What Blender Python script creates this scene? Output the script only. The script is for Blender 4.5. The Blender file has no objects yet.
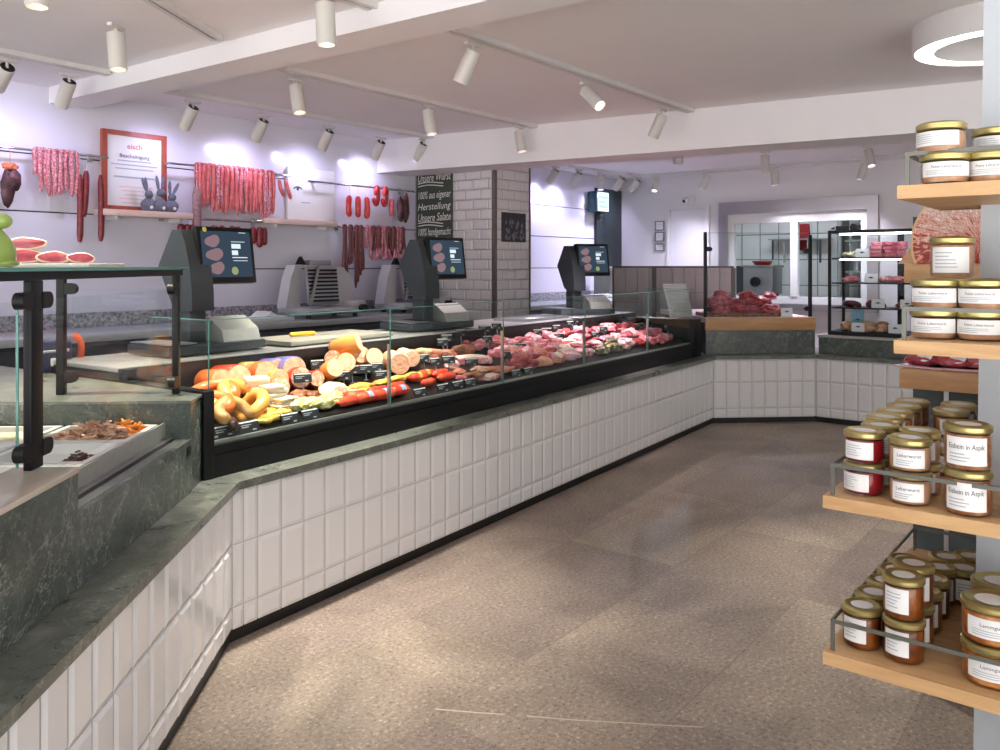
import bpy, bmesh, math, random
from mathutils import Matrix, Vector, noise, Euler
SC = bpy.context.scene
COL = SC.collection
PI = math.pi
# ------------------------------------------------------------------ camera geometry
FOC, HZ, EYE = 820.0, 266.0, 1.5
def at(u, v, Y):
    return Vector(((u-500)/FOC*Y, Y, EYE-(v-HZ)/FOC*Y))
def on_z(u, v, z):
    return at(u, v, (EYE-z)*FOC/(v-HZ))
R_DIR = Vector((.621, .784)); N_W = Vector((-.784, .621)); Q_DIR = Vector((.784, -.621))
WALL_D, FAR_D = 6.09, 10.5
def on_wall(u, v, w=0.0):
    a = (u-500)/FOC
    return at(u, v, (WALL_D-w)/(N_W.x*a+N_W.y))
class Frame:
    def __init__(s, x, y, ang):
        s.M = Matrix.Translation((x, y, 0)) @ Matrix.Rotation(ang, 4, 'Z'); s.ang = ang
        s.I = s.M.inverted()
    def p(s, x, y, z=0): return s.M @ Vector((x, y, z))
    def hit(s, u, y):
        """x along the frame (and depth) where the pixel column u meets local y = const"""
        a = (u-500)/FOC
        o = s.I @ Vector((0, 0, 0)); d = s.I.to_3x3() @ Vector((a, 1, 0))
        k = (y-o.y)/d.y
        return o.x+k*d.x, k
    def xz(s, u, v, y):
        x, Y = s.hit(u, y)
        return x, EYE-(v-HZ)/FOC*Y
A_ = Vector((-1.0556, 3.254)); B_ = Vector((2.036, 7.80)); C_ = Vector((3.04, 7.885))
def ang(v): return math.atan2(v.y, v.x)
FM = Frame(A_.x, A_.y, ang(B_-A_))                 # main counter: x along, y towards the staff
FL = Frame(A_.x, A_.y, ang(Vector((-.055, .9985)))) # left counter, x grows away from camera
FF = Frame(B_.x, B_.y, ang(C_-B_))                 # short far counter
FR = Frame(C_.x, C_.y, ang(Q_DIR))                 # right counter
FWALL = Frame(-.90, 8.67, ang(R_DIR))              # back wall: x along wall, y into the wall (minus = room)
FFAR = Frame(1.746, 12.014, ang(Q_DIR))            # far wall: x to the right, y beyond the wall
FSH = Frame(.669, 1.70, ang(Q_DIR))                # shelf unit: x right, y away
LEN_M = (B_-A_).length; LEN_F = (C_-B_).length

# ------------------------------------------------------------------ objects
def link(o, parent=None, M=None):
    COL.objects.link(o)
    if parent is not None: o.parent = parent
    if M is not None: o.matrix_local = M
    return o
def tag(o, label, cat, group=None, kind=None):
    o['label'] = label; o['category'] = cat
    if group: o['group'] = group
    if kind: o['kind'] = kind
    return o
def T(x, y, z=0, rz=0, rx=0, ry=0):
    return Matrix.Translation((x, y, z)) @ Euler((rx, ry, rz), 'XYZ').to_matrix().to_4x4()
def thing(name, label, cat, M, group=None):
    o = bpy.data.objects.new(name, None); o.empty_display_size = .05
    link(o, None, M); return tag(o, label, cat, group)
_mv = {}
def obj(name, me, mats=None, parent=None, M=None, label=None):
    if isinstance(me, G): me = me.mesh(name)
    if mats is not None and len(me.materials):
        ml = list(mats) if isinstance(mats, (list, tuple)) else [mats]
        if [m.name for m in me.materials] != [m.name for m in ml]:      # same shape, other finish: its own mesh
            k = (me.name, tuple(m.name for m in ml))
            if k not in _mv: _mv[k] = me.copy()
            me = _mv[k]
    if mats is not None:
        for i, m in enumerate(mats if isinstance(mats, (list, tuple)) else [mats]):
            if i < len(me.materials): me.materials[i] = m
            else: me.materials.append(m)
    o = bpy.data.objects.new(name, me)
    link(o, parent, M)
    if label: o['label'] = label
    return o
def struct(name, me, mats, M=None, parent=None):
    o = obj(name, me, mats, parent, M)
    if parent is None: o['kind'] = 'structure'
    return o
ORDS = ('first second third fourth fifth sixth seventh eighth ninth tenth eleventh twelfth thirteenth fourteenth fifteenth sixteenth seventeenth '
        'eighteenth nineteenth twentieth').split()
def nth(i): return ORDS[i] if i < 20 else ORDS[19]

# ------------------------------------------------------------------ mesh builder
class G:
    def __init__(s): s.bm = bmesh.new(); s.mi = 0
    def face(s, vs):
        try: f = s.bm.faces.new(vs)
        except ValueError: return None
        f.material_index = s.mi; return f
    def box(s, x0, x1, y0, y1, z0, z1, M=None, bev=0):
        vs = []
        for z in (z0, z1):
            for x, y in ((x0, y0), (x1, y0), (x1, y1), (x0, y1)):
                p = Vector((x, y, z)); vs.append(s.bm.verts.new(M @ p if M else p))
        fs = [s.face([vs[i] for i in q]) for q in ((3,2,1,0),(4,5,6,7),(0,1,5,4),(1,2,6,5),(2,3,7,6),(3,0,4,7))]
        if bev:
            ed = list({e for f in fs for e in f.edges})
            r = bmesh.ops.bevel(s.bm, geom=ed, offset=bev, segments=2, profile=.5, affect='EDGES', clamp_overlap=True)
            for f in r['faces']: f.material_index = s.mi
        return s
    def ctr(s, c, sz, M=None, bev=0):
        return s.box(c[0]-sz[0]/2, c[0]+sz[0]/2, c[1]-sz[1]/2, c[1]+sz[1]/2, c[2]-sz[2]/2, c[2]+sz[2]/2, M, bev)
    def prism(s, poly, z0, z1, M=None):
        a = sum(poly[i][0]*poly[(i+1)%len(poly)][1]-poly[(i+1)%len(poly)][0]*poly[i][1] for i in range(len(poly)))
        if a < 0: poly = list(reversed(poly))
        lo = [s.bm.verts.new((M @ Vector((x, y, z0))) if M else (x, y, z0)) for x, y in poly]
        hi = [s.bm.verts.new((M @ Vector((x, y, z1))) if M else (x, y, z1)) for x, y in poly]
        n = len(poly); s.face(lo[::-1]); s.face(hi)
        for i in range(n): s.face([lo[i], lo[(i+1)%n], hi[(i+1)%n], hi[i]])
        return s
    def lathe(s, prof, n=24, M=None, a0=0, a1=2*PI):
        full = abs(a1-a0-2*PI) < 1e-6; m = n if full else n+1; rings = []
        for r, z in prof:
            if r < 1e-6:
                p = Vector((0, 0, z)); rings.append([s.bm.verts.new(M @ p if M else p)]); continue
            ring = []
            for i in range(m):
                t = a0+(a1-a0)*i/n; p = Vector((r*math.cos(t), r*math.sin(t), z)); ring.append(s.bm.verts.new(M @ p if M else p))
            rings.append(ring)
        for a, b in zip(rings, rings[1:]):
            for i in range(n):
                j = (i+1) % m
                if len(a) == 1 and len(b) == 1: continue
                if len(a) == 1: s.face([a[0], b[j], b[i]])
                elif len(b) == 1: s.face([a[i], a[j], b[0]])
                else: s.face([a[i], a[j], b[j], b[i]])
        return s
    def cyl(s, p0, p1, r0, r1=None, n=16):
        p0 = Vector(p0); p1 = Vector(p1); d = p1-p0; L = d.length
        M = Matrix.Translation(p0) @ d.to_track_quat('Z', 'Y').to_matrix().to_4x4()
        r1 = r0 if r1 is None else r1
        return s.lathe([(0, 0), (r0, 0), (r1, L), (0, L)], n, M)
    def tube(s, pts, r, n=8, closed=False, flat=1.0):
        pts = [Vector(p) for p in pts]; N = len(pts)
        rs = r if isinstance(r, (list, tuple)) else [r]*N
        up = None; rings = []
        for i, p in enumerate(pts):
            if closed: d = pts[(i+1) % N]-pts[i-1]
            else: d = pts[min(i+1, N-1)]-pts[max(i-1, 0)]
            d.normalize()
            if up is None: up = Vector((0, 0, 1)) if abs(d.z) < .9 else Vector((1, 0, 0))
            up = (up-d*up.dot(d)); up.normalize(); sd = d.cross(up)
            rings.append([s.bm.verts.new(p+(sd*math.cos(2*PI*k/n)+up*math.sin(2*PI*k/n)*flat)*rs[i]) for k in range(n)])
        pr = list(zip(rings, rings[1:]))
        if closed: pr.append((rings[-1], rings[0]))
        for a, b in pr:
            for k in range(n): s.face([a[k], a[(k+1) % n], b[(k+1) % n], b[k]])
        if not closed: s.face(rings[0][::-1]); s.face(rings[-1])
        return s
    def ell(s, c, rad, amp=0, freq=3, seed=0, sub=3, M=None, flatz=None):
        r = bmesh.ops.create_icosphere(s.bm, subdivisions=sub, radius=1)
        off = Vector((seed*7.3, seed*3.1, seed*1.7))
        for v in r['verts']:
            p = v.co.copy()
            if amp: p *= 1+amp*noise.noise(p*freq*.5+off)+amp*.5*noise.noise(p*freq+off)
            p = Vector((p.x*rad[0], p.y*rad[1], p.z*rad[2]))
            if flatz is not None and p.z < flatz: p.z = flatz+(p.z-flatz)*.08
            p += Vector(c); v.co = M @ p if M else p
        fs = {f for v in r['verts'] for f in v.link_faces}
        for f in fs: f.material_index = s.mi
        return s
    def disc(s, c, r, nrm=(0, 0, 1), n=24):
        M = Matrix.Translation(c) @ Vector(nrm).to_track_quat('Z', 'Y').to_matrix().to_4x4()
        vs = [s.bm.verts.new(M @ Vector((r*math.cos(2*PI*i/n), r*math.sin(2*PI*i/n), 0))) for i in range(n)]
        s.face(vs); return s
    def quad(s, a, b, c, d):
        s.face([s.bm.verts.new(Vector(p)) for p in (a, b, c, d)]); return s
    def add(s, verts, faces, M=None):
        vs = [s.bm.verts.new(M @ Vector(v) if M else Vector(v)) for v in verts]
        for f in faces: s.face([vs[i] for i in f])
        return s
    def mesh(s, name, smooth=35):
        bmesh.ops.recalc_face_normals(s.bm, faces=s.bm.faces)
        if smooth:
            lim = math.radians(smooth)
            for f in s.bm.faces: f.smooth = True
            for e in s.bm.edges:
                if len(e.link_faces) == 2: e.smooth = e.calc_face_angle(0) < lim
        me = bpy.data.meshes.new(name); s.bm.to_mesh(me); s.bm.free(); return me
_tc = {}
def text_geo(body, size=.02, shear=0, align='CENTER'):
    """flat letter geometry (verts, faces) on the XY plane"""
    k = (body, size, shear, align)
    if k in _tc: return _tc[k]
    cu = bpy.data.curves.new('t', 'FONT'); cu.body = body; cu.size = size; cu.shear = shear
    cu.align_x = align; cu.align_y = 'CENTER'; cu.resolution_u = 2
    o = bpy.data.objects.new('t', cu); COL.objects.link(o)
    dg = bpy.context.evaluated_depsgraph_get(); dg.update()
    me = bpy.data.meshes.new_from_object(o.evaluated_get(dg))
    r = ([v.co.copy() for v in me.vertices], [list(p.vertices) for p in me.polygons])
    bpy.data.objects.remove(o); bpy.data.curves.remove(cu); bpy.data.meshes.remove(me)
    _tc[k] = r; return r
UP = Matrix(((1,0,0,0),(0,0,-1,0),(0,1,0,0),(0,0,0,1)))     # XY plane -> XZ plane facing -Y

# ------------------------------------------------------------------ materials
def s2l(c):
    c = c/255.0
    return c/12.92 if c <= .04045 else ((c+.055)/1.055)**2.4
def rgb(r, g=None, b=None):
    if g is None: r, g, b = r
    return (s2l(r), s2l(g), s2l(b), 1)
def newmat(name):
    m = bpy.data.materials.new(name); m.use_nodes = True
    nt = m.node_tree; nt.nodes.clear()
    out = nt.nodes.new('ShaderNodeOutputMaterial'); bs = nt.nodes.new('ShaderNodeBsdfPrincipled')
    nt.links.new(bs.outputs[0], out.inputs[0])
    return m, nt, bs, out
def nd(nt, typ, **kw):
    n = nt.nodes.new(typ)
    for k, v in kw.items():
        if k.startswith('i_'): n.inputs[k[2:].replace('_', ' ')].default_value = v
        else: setattr(n, k, v)
    return n
def ramp(nt, stops, interp='LINEAR'):
    r = nt.nodes.new('ShaderNodeValToRGB'); cr = r.color_ramp; cr.interpolation = interp
    while len(cr.elements) < len(stops): cr.elements.new(.5)
    for e, (p, c) in zip(cr.elements, stops): e.position = p; e.color = c
    return r
def coords(nt, scale=(1, 1, 1), which='Object', rot=(0, 0, 0)):
    tc = nt.nodes.new('ShaderNodeTexCoord'); mp = nt.nodes.new('ShaderNodeMapping')
    mp.inputs['Scale'].default_value = scale; mp.inputs['Rotation'].default_value = rot
    nt.links.new(tc.outputs[which], mp.inputs[0]); return mp
def bump(nt, bs, src, dist=.002, strength=.5):
    b = nt.nodes.new('ShaderNodeBump'); b.inputs['Strength'].default_value = strength; b.inputs['Distance'].default_value = dist
    nt.links.new(src, b.inputs['Height']); nt.links.new(b.outputs[0], bs.inputs['Normal'])
_mc = {}
def plain(name, c, rough=.5, metal=0, var=.06, scale=12, coat=0, spec=.5, bmp=0, em=None, ems=1):
    if name in _mc: return _mc[name]
    m, nt, bs, out = newmat(name); _mc[name] = m
    c = rgb(c)
    mp = coords(nt); nz = nd(nt, 'ShaderNodeTexNoise', i_Scale=scale, i_Detail=4.0); nt.links.new(mp.outputs[0], nz.inputs['Vector'])
    lo = tuple(x*(1-var) for x in c[:3])+(1,); hi = tuple(min(1, x*(1+var)) for x in c[:3])+(1,)
    r = ramp(nt, [(.3, lo), (.7, hi)]); nt.links.new(nz.outputs[0], r.inputs[0])
    nt.links.new(r.outputs[0], bs.inputs['Base Color'])
    bs.inputs['Roughness'].default_value = rough; bs.inputs['Metallic'].default_value = metal
    bs.inputs['Specular IOR Level'].default_value = spec; bs.inputs['Coat Weight'].default_value = coat
    bs.inputs['Coat Roughness'].default_value = .08
    if bmp: bump(nt, bs, nz.outputs[0], bmp)
    if em: bs.inputs['Emission Color'].default_value = rgb(em); bs.inputs['Emission Strength'].default_value = ems
    return m
def mottled(name, stops, scale=8, detail=6, rough=.4, distort=0, bmp=.003, coat=0, stretch=(1, 1, 1), rnd=True, sss=0):
    """noise-ramp material, offset per object so that copies differ"""
    if name in _mc: return _mc[name]
    m, nt, bs, out = newmat(name); _mc[name] = m
    mp = coords(nt, stretch)
    if rnd:
        oi = nt.nodes.new('ShaderNodeObjectInfo'); mul = nd(nt, 'ShaderNodeMath', operation='MULTIPLY'); mul.inputs[1].default_value = 37
        nt.links.new(oi.outputs['Random'], mul.inputs[0]); nt.links.new(mul.outputs[0], mp.inputs['Location'])
    nz = nd(nt, 'ShaderNodeTexNoise', i_Scale=scale, i_Detail=detail, i_Distortion=distort, i_Roughness=.6)
    nt.links.new(mp.outputs[0], nz.inputs['Vector'])
    r = ramp(nt, [(p, rgb(c)) for p, c in stops]); nt.links.new(nz.outputs[0], r.inputs[0])
    nt.links.new(r.outputs[0], bs.inputs['Base Color'])
    bs.inputs['Roughness'].default_value = rough; bs.inputs['Coat Weight'].default_value = coat; bs.inputs['Coat Roughness'].default_value = .15
    if bmp: bump(nt, bs, nz.outputs[0], bmp)
    return m
def stone_mat(name, dark, mid, light, rough=.3, scale=2.2):
    """serpentine: fine cloudy ground, branching pale veins, speckle"""
    m, nt, bs, out = newmat(name)
    mp = coords(nt, (1, 1, 1), 'Object', (.3, .5, .4))
    n1 = nd(nt, 'ShaderNodeTexNoise', i_Scale=scale*3, i_Detail=12.0, i_Roughness=.74, i_Distortion=.9)
    nt.links.new(mp.outputs[0], n1.inputs['Vector'])
    r1 = ramp(nt, [(.28, rgb(dark)), (.5, rgb(mid)), (.72, rgb(light))]); nt.links.new(n1.outputs[0], r1.inputs[0])
    vs_ = None
    for k, (sc, w, amt) in enumerate(((scale*.9, .010, .55), (scale*2.6, .012, .3), (scale*6, .02, .2))):
        n2 = nd(nt, 'ShaderNodeTexNoise', i_Scale=sc, i_Detail=9.0, i_Distortion=1.6, i_Roughness=.62)
        mp2 = coords(nt, (1, 1, 1), 'Object', (k, .4+k, .2)); nt.links.new(mp2.outputs[0], n2.inputs['Vector'])
        r2 = ramp(nt, [(.5-w, (0,0,0,1)), (.5, (amt,)*3+(1,)), (.5+w, (0,0,0,1))]); nt.links.new(n2.outputs[0], r2.inputs[0])
        if vs_ is None: vs_ = r2.outputs[0]
        else:
            ad_ = nd(nt, 'ShaderNodeMath', operation='ADD', use_clamp=True); nt.links.new(vs_, ad_.inputs[0]); nt.links.new(r2.outputs[0], ad_.inputs[1]); vs_ = ad_.outputs[0]
    n3 = nd(nt, 'ShaderNodeTexNoise', i_Scale=scale*50, i_Detail=3.0); nt.links.new(mp.outputs[0], n3.inputs['Vector'])
    r3 = ramp(nt, [(.35, (.25,)*3+(1,)), (.65, (1,)*3+(1,))]); nt.links.new(n3.outputs[0], r3.inputs[0])
    mx = nd(nt, 'ShaderNodeMix', data_type='RGBA'); mx.inputs[7].default_value = rgb(176, 182, 172)
    ml = nd(nt, 'ShaderNodeMath', operation='MULTIPLY'); nt.links.new(vs_, ml.inputs[0]); nt.links.new(r3.outputs[0], ml.inputs[1])
    nt.links.new(ml.outputs[0], mx.inputs[0]); nt.links.new(r1.outputs[0], mx.inputs[6])
    nt.links.new(mx.outputs[2], bs.inputs['Base Color'])
    rr = nd(nt, 'ShaderNodeMapRange'); rr.inputs[3].default_value = rough*.7; rr.inputs[4].default_value = rough*1.4
    nt.links.new(n1.outputs[0], rr.inputs[0]); nt.links.new(rr.outputs[0], bs.inputs['Roughness'])
    bump(nt, bs, n3.outputs[0], .001, .3)
    return m
def wood_mat(name, a, b, axis=0, rough=.45):
    m, nt, bs, out = newmat(name)
    sc = [7, 7, 7]; sc[axis] = .8
    mp = coords(nt, tuple(sc))
    n1 = nd(nt, 'ShaderNodeTexNoise', i_Scale=4.0, i_Detail=8.0, i_Roughness=.65, i_Distortion=.6); nt.links.new(mp.outputs[0], n1.inputs['Vector'])
    r1 = ramp(nt, [(.3, rgb(a)), (.7, rgb(b))]); nt.links.new(n1.outputs[0], r1.inputs[0]); nt.links.new(r1.outputs[0], bs.inputs['Base Color'])
    bs.inputs['Roughness'].default_value = rough; bump(nt, bs, n1.outputs[0], .0008, .4)
    return m
def glass_mat(name, tint=(247, 251, 250), refl=1.0, base=.014, k=.6):
    """thin clear sheet: straight-through light plus a mirror part that grows at grazing angles"""
    m = bpy.data.materials.new(name); m.use_nodes = True; nt = m.node_tree; nt.nodes.clear()
    out = nt.nodes.new('ShaderNodeOutputMaterial'); tr = nt.nodes.new('ShaderNodeBsdfTransparent'); gl = nt.nodes.new('ShaderNodeBsdfGlossy')
    tr.inputs[0].default_value = rgb(tint); gl.inputs['Roughness'].default_value = .015; gl.inputs[0].default_value = (refl, refl, refl, 1)
    fr = nt.nodes.new('ShaderNodeLayerWeight'); fr.inputs['Blend'].default_value = .5
    pw = nd(nt, 'ShaderNodeMath', operation='POWER'); pw.inputs[1].default_value = 4.5; nt.links.new(fr.outputs['Facing'], pw.inputs[0])
    ma = nd(nt, 'ShaderNodeMath', operation='MULTIPLY_ADD'); ma.inputs[1].default_value = k; ma.inputs[2].default_value = base; nt.links.new(pw.outputs[0], ma.inputs[0])
    mx = nt.nodes.new('ShaderNodeMixShader'); nt.links.new(ma.outputs[0], mx.inputs[0])
    nt.links.new(tr.outputs[0], mx.inputs[1]); nt.links.new(gl.outputs[0], mx.inputs[2]); nt.links.new(mx.outputs[0], out.inputs[0])
    return m
def emis(name, c, s):
    m = bpy.data.materials.new(name); m.use_nodes = True; nt = m.node_tree; nt.nodes.clear()
    out = nt.nodes.new('ShaderNodeOutputMaterial'); e = nt.nodes.new('ShaderNodeEmission')
    e.inputs[0].default_value = rgb(c); e.inputs[1].default_value = s; nt.links.new(e.outputs[0], out.inputs[0]); return m

M_STONE = stone_mat('serpentine_stone', (52, 60, 57), (74, 83, 78), (98, 106, 99), .22, 2.2)
M_STONE_TOP = stone_mat('serpentine_stone_lit_top', (72, 76, 70), (98, 102, 94), (132, 134, 124), .28, 2.2)  # paler copy of the stone: sheen on top faces put into the colour
M_GRANITE = mottled('grey_granite', [(.35, (92, 92, 98)), (.5, (150, 148, 152)), (.65, (190, 188, 190))], 40, 4, .3, bmp=0, rnd=False)
M_TILE = plain('white_glazed_tile', (239, 239, 239), .1, var=.02, scale=3, coat=.4)
M_GROUT = plain('pale_grout', (196, 194, 190), .8)
M_BLACK = plain('black_powder_coat', (8, 11, 13), .46, var=.1, spec=.35)
M_KICK = plain('black_kick_plate', (16, 15, 16), .45)
M_STEEL = plain('brushed_steel', (176, 177, 180), .3, metal=.9, var=.05, scale=60)
M_STEEL_D = plain('dull_steel', (168, 170, 164), .38, metal=.35, var=.06, scale=40)
M_CHROME = plain('polished_chrome', (215, 215, 220), .12, metal=1, var=.02)
M_WHITE = plain('matt_white_paint', (222, 220, 220), .6, var=.015, scale=4)
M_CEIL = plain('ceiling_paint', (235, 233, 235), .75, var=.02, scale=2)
M_PANEL = plain('white_lacquered_panel', (222, 221, 232), .2, var=.01, scale=3, coat=.35)
M_WHITE_GL = plain('white_gloss_plastic', (232, 232, 228), .3, var=.02)
M_LAMP = plain('lamp_white_enamel', (206, 203, 197), .42, var=.02)
M_TRACK = plain('track_grey_aluminium', (212, 210, 208), .42, metal=.0, var=.03)
M_DARKIN = plain('dark_inside', (13, 13, 16), .5)
M_OAK = wood_mat('pale_oak', (186, 148, 104), (214, 180, 136), 0)
M_OAKF = wood_mat('oak_edge', (176, 128, 82), (204, 160, 112), 0)
M_PINKWOOD = wood_mat('birch_shelf', (214, 184, 170), (236, 210, 198), 0)
M_GLASS = glass_mat('clear_glass')
M_GLASS_C = glass_mat('clear_screen_glass', (250, 252, 252), 1.0, .004, .35)
M_GLASS_E = plain('glass_edge_green', (96, 150, 138), .15, var=.05)
M_JARG = glass_mat('jar_glass', (248, 250, 247))
M_GOLD = plain('gold_lid', (184, 170, 112), .3, metal=.8, var=.05, scale=30)
M_PAPER = plain('label_paper', (226, 226, 224), .6, var=.015)
M_INK = plain('label_ink', (60, 62, 70), .7)
M_INKL = plain('label_fine_print', (165, 170, 178), .7)
M_SLATE = plain('slate_board', (64, 72, 74), .6, var=.08)
EXPOSURE = 1.12; WORLD_S = 2.75; SKY_K = .2
P_A, P_B, P_C, P_E = 190, 66, 5, 55
# ================================================================== THE SETTING
def floor_mat():
    m, nt, bs, out = newmat('stone_slab_floor')
    mp = coords(nt, (1, 1, 1), 'Object', (0, 0, -FWALL.ang))
    bk = nt.nodes.new('ShaderNodeTexBrick'); bk.offset = .4; bk.squash = 1
    bk.inputs['Color1'].default_value = (0, 0, 0, 1); bk.inputs['Color2'].default_value = (1, 1, 1, 1); bk.inputs['Mortar'].default_value = (.5, .5, .5, 1)
    bk.inputs['Scale'].default_value = 1; bk.inputs['Mortar Size'].default_value = .003; bk.inputs['Mortar Smooth'].default_value = .3
    bk.inputs['Brick Width'].default_value = 1.25; bk.inputs['Row Height'].default_value = .62
    nt.links.new(mp.outputs[0], bk.inputs['Vector'])
    slab = ramp(nt, [(0, rgb(147, 134, 122)), (.3, rgb(166, 153, 137)), (.55, rgb(141, 128, 119)), (.8, rgb(157, 142, 131)), (1, rgb(170, 158, 139))])
    nt.links.new(bk.outputs['Color'], slab.inputs[0])
    n1 = nd(nt, 'ShaderNodeTexNoise', i_Scale=1.6, i_Detail=7.0, i_Roughness=.62, i_Distortion=.8); nt.links.new(mp.outputs[0], n1.inputs['Vector'])
    r1 = ramp(nt, [(.3, (.6, .58, .57, 1)), (.5, (.9, .885, .88, 1)), (.7, (1.14, 1.13, 1.09, 1))]); nt.links.new(n1.outputs[0], r1.inputs[0])
    mu = nd(nt, 'ShaderNodeMix', data_type='RGBA', blend_type='MULTIPLY'); mu.inputs[0].default_value = 1
    nt.links.new(slab.outputs[0], mu.inputs[6]); nt.links.new(r1.outputs[0], mu.inputs[7])
    n2 = nd(nt, 'ShaderNodeTexNoise', i_Scale=62.0, i_Detail=5.0, i_Roughness=.82); nt.links.new(mp.outputs[0], n2.inputs['Vector'])
    r2 = ramp(nt, [(.36, (.3, .29, .28, 1)), (.45, (.92, .92, .92, 1)), (.56, (1.02, 1.02, 1.02, 1)), (.63, (1.95, 1.9, 1.8, 1))]); nt.links.new(n2.outputs[0], r2.inputs[0])
    mu2 = nd(nt, 'ShaderNodeMix', data_type='RGBA', blend_type='MULTIPLY'); mu2.inputs[0].default_value = 1
    nt.links.new(mu.outputs[2], mu2.inputs[6]); nt.links.new(r2.outputs[0], mu2.inputs[7])
    mo = nd(nt, 'ShaderNodeMix', data_type='RGBA'); mo.inputs[7].default_value = rgb(118, 104, 94)
    mf = nd(nt, 'ShaderNodeMath', operation='MULTIPLY'); mf.inputs[1].default_value = .3
    nt.links.new(bk.outputs['Fac'], mf.inputs[0]); nt.links.new(mf.outputs[0], mo.inputs[0]); nt.links.new(mu2.outputs[2], mo.inputs[6])
    nt.links.new(mo.outputs[2], bs.inputs['Base Color'])
    rr = nd(nt, 'ShaderNodeMapRange'); rr.inputs[3].default_value = .36; rr.inputs[4].default_value = .62
    nt.links.new(n1.outputs[0], rr.inputs[0]); nt.links.new(rr.outputs[0], bs.inputs['Roughness'])
    bump(nt, bs, n2.outputs[0], .0015, .35); return m
M_FLOOR = floor_mat()
struct('floor', G().box(-8, 9, -1.2, 17, -.06, 0), M_FLOOR)
# pale mineral vein crossing the slabs
vein = G(); pts = [(435, 709), (470, 712), (505, 714.5)], [(527, 716), (575, 720), (630, 723), (668, 725.5), (703, 727)]
for seg in pts:
    ps = [on_z(u, v, .0008) for u, v in seg]
    for a, b in zip(ps, ps[1:]):
        n = Vector((-(b-a).y, (b-a).x, 0)).normalized()*.0035
        vein.quad(a-n, b-n, b+n, a+n)
struct('floor_vein', vein, plain('pale_vein', (205, 190, 172), .5))
ZC = 2.76
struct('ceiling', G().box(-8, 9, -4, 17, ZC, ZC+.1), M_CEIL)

# back wall: lacquered panels with dark joints, painted strip above
wl = G(); zj = [0, .28, .68, 1.075, 1.475, 1.88, 2.28]
for x0, x1 in ((-11, -4.06), (-4.052, 4.265)):
    for a, b in zip(zj, zj[1:]): wl.box(x0, x1, 0, .03, a+.005, b-.005)
wl.box(-11, 4.265, 0, .03, 2.285, ZC)
struct('wall_left', G().box(-11, 4.4, .03, .16, 0, ZC), M_WHITE, FWALL.M)
w = struct('wall_left_panels', wl, M_PANEL, FWALL.M)
struct('trim_1', G().box(-11, 4.265, .022, .029, 0, 2.285), plain('dark_joint', (58, 58, 70), .7), FWALL.M)
# beams
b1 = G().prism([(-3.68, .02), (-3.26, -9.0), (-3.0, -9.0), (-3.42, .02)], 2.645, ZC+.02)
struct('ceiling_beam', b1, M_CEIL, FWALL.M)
p0, p1 = Vector((-1.24, 8.25)), Vector((3.28, 5.56)); dd = (p1-p0).normalized(); nn = Vector((-dd.y, dd.x))
p0 = p0-dd*.02; p1 = p1+dd*4
if nn.y < 0: nn = -nn
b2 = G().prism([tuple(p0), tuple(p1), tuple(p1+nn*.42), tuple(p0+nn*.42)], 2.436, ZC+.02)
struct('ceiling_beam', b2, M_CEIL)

struct('wall_right', G().box(6.6, 6.75, -4, 17, 0, ZC), M_WHITE)
# tile helper -------------------------------------------------------
def tile_rect(g, x0, x1, z0, z1, y=0, gap=.0025, bev=.016, h=.007):
    x0 += gap; x1 -= gap; z0 += gap; z1 -= gap
    if x1-x0 < .01: return
    bx = min(bev, (x1-x0)*.35); bz = min(bev, (z1-z0)*.35)
    o = [(x0, y, z0), (x1, y, z0), (x1, y, z1), (x0, y, z1)]
    i = [(x0+bx, y-h, z0+bz), (x1-bx, y-h, z0+bz), (x1-bx, y-h, z1-bz), (x0+bx, y-h, z1-bz)]
    g.add(o+i, [(4,5,6,7), (0,1,5,4), (1,2,6,5), (2,3,7,6), (3,0,4,7)])
# brick-tiled pillar
pl = G()
pl.mi = 1
pl.box(.004, .58, -1.079, -.002, 0, ZC)
pl.mi = 0
def bond(g, W, z0, z1, tw=.2, th=.1, M=None):
    t = G(); r = 0; z = z0
    while z < z1-.02:
        x = -tw/2 if r % 2 else 0
        while x < W-1e-6:
            a, b = max(0, x), min(W, x+tw)
            if b-a > .02: tile_rect(t, a, b, z, min(z+th, z1), 0, .002, .013, .009)
            x += tw
        z += th; r += 1
    bmv = {v: g.bm.verts.new(M @ v.co) for v in t.bm.verts}
    for f in t.bm.faces: g.face([bmv[v] for v in f.verts])
    t.bm.free()
bond(pl, 1.04, 0.06, ZC, M=Matrix.Translation((.004, -.002, 0)) @ Matrix.Rotation(-PI/2, 4, 'Z'))
bond(pl, .535, 0.06, ZC, M=Matrix.Translation((.03, -1.079, 0)))
po = struct('pillar', pl.mesh('pillar', 0), [plain('grey_glazed_brick_tile', (216, 212, 212), .14, var=.03, scale=3, coat=.3), plain('grey_grout', (140, 136, 136), .8)], FWALL.M)
struct('pillar_trim', G().box(-.006, .03, -1.089, -1.05, 0, ZC).box(.565, .586, -1.089, -1.06, 0, ZC), plain('bronze_edge_strip', (112, 104, 98), .4, metal=.6), FWALL.M, None)

# far wall with the opening of the cold kitchen
kx = lambda u, y=0: FFAR.hit(u, y)[0]
def fz(u, v, y=0): return FFAR.xz(u, v, y)[1]
ox0, ox1, oz0, oz1 = kx(728), kx(868), 1.02, 2.34
fw = G().box(-.02, ox0, 0, .14, 0, ZC).box(ox1, 7.6, 0, .14, 0, ZC).box(ox0, ox1, 0, .14, 0, oz0).box(ox0, ox1, 0, .14, oz1, ZC)
struct('wall_far', fw, M_WHITE, FFAR.M)
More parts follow.
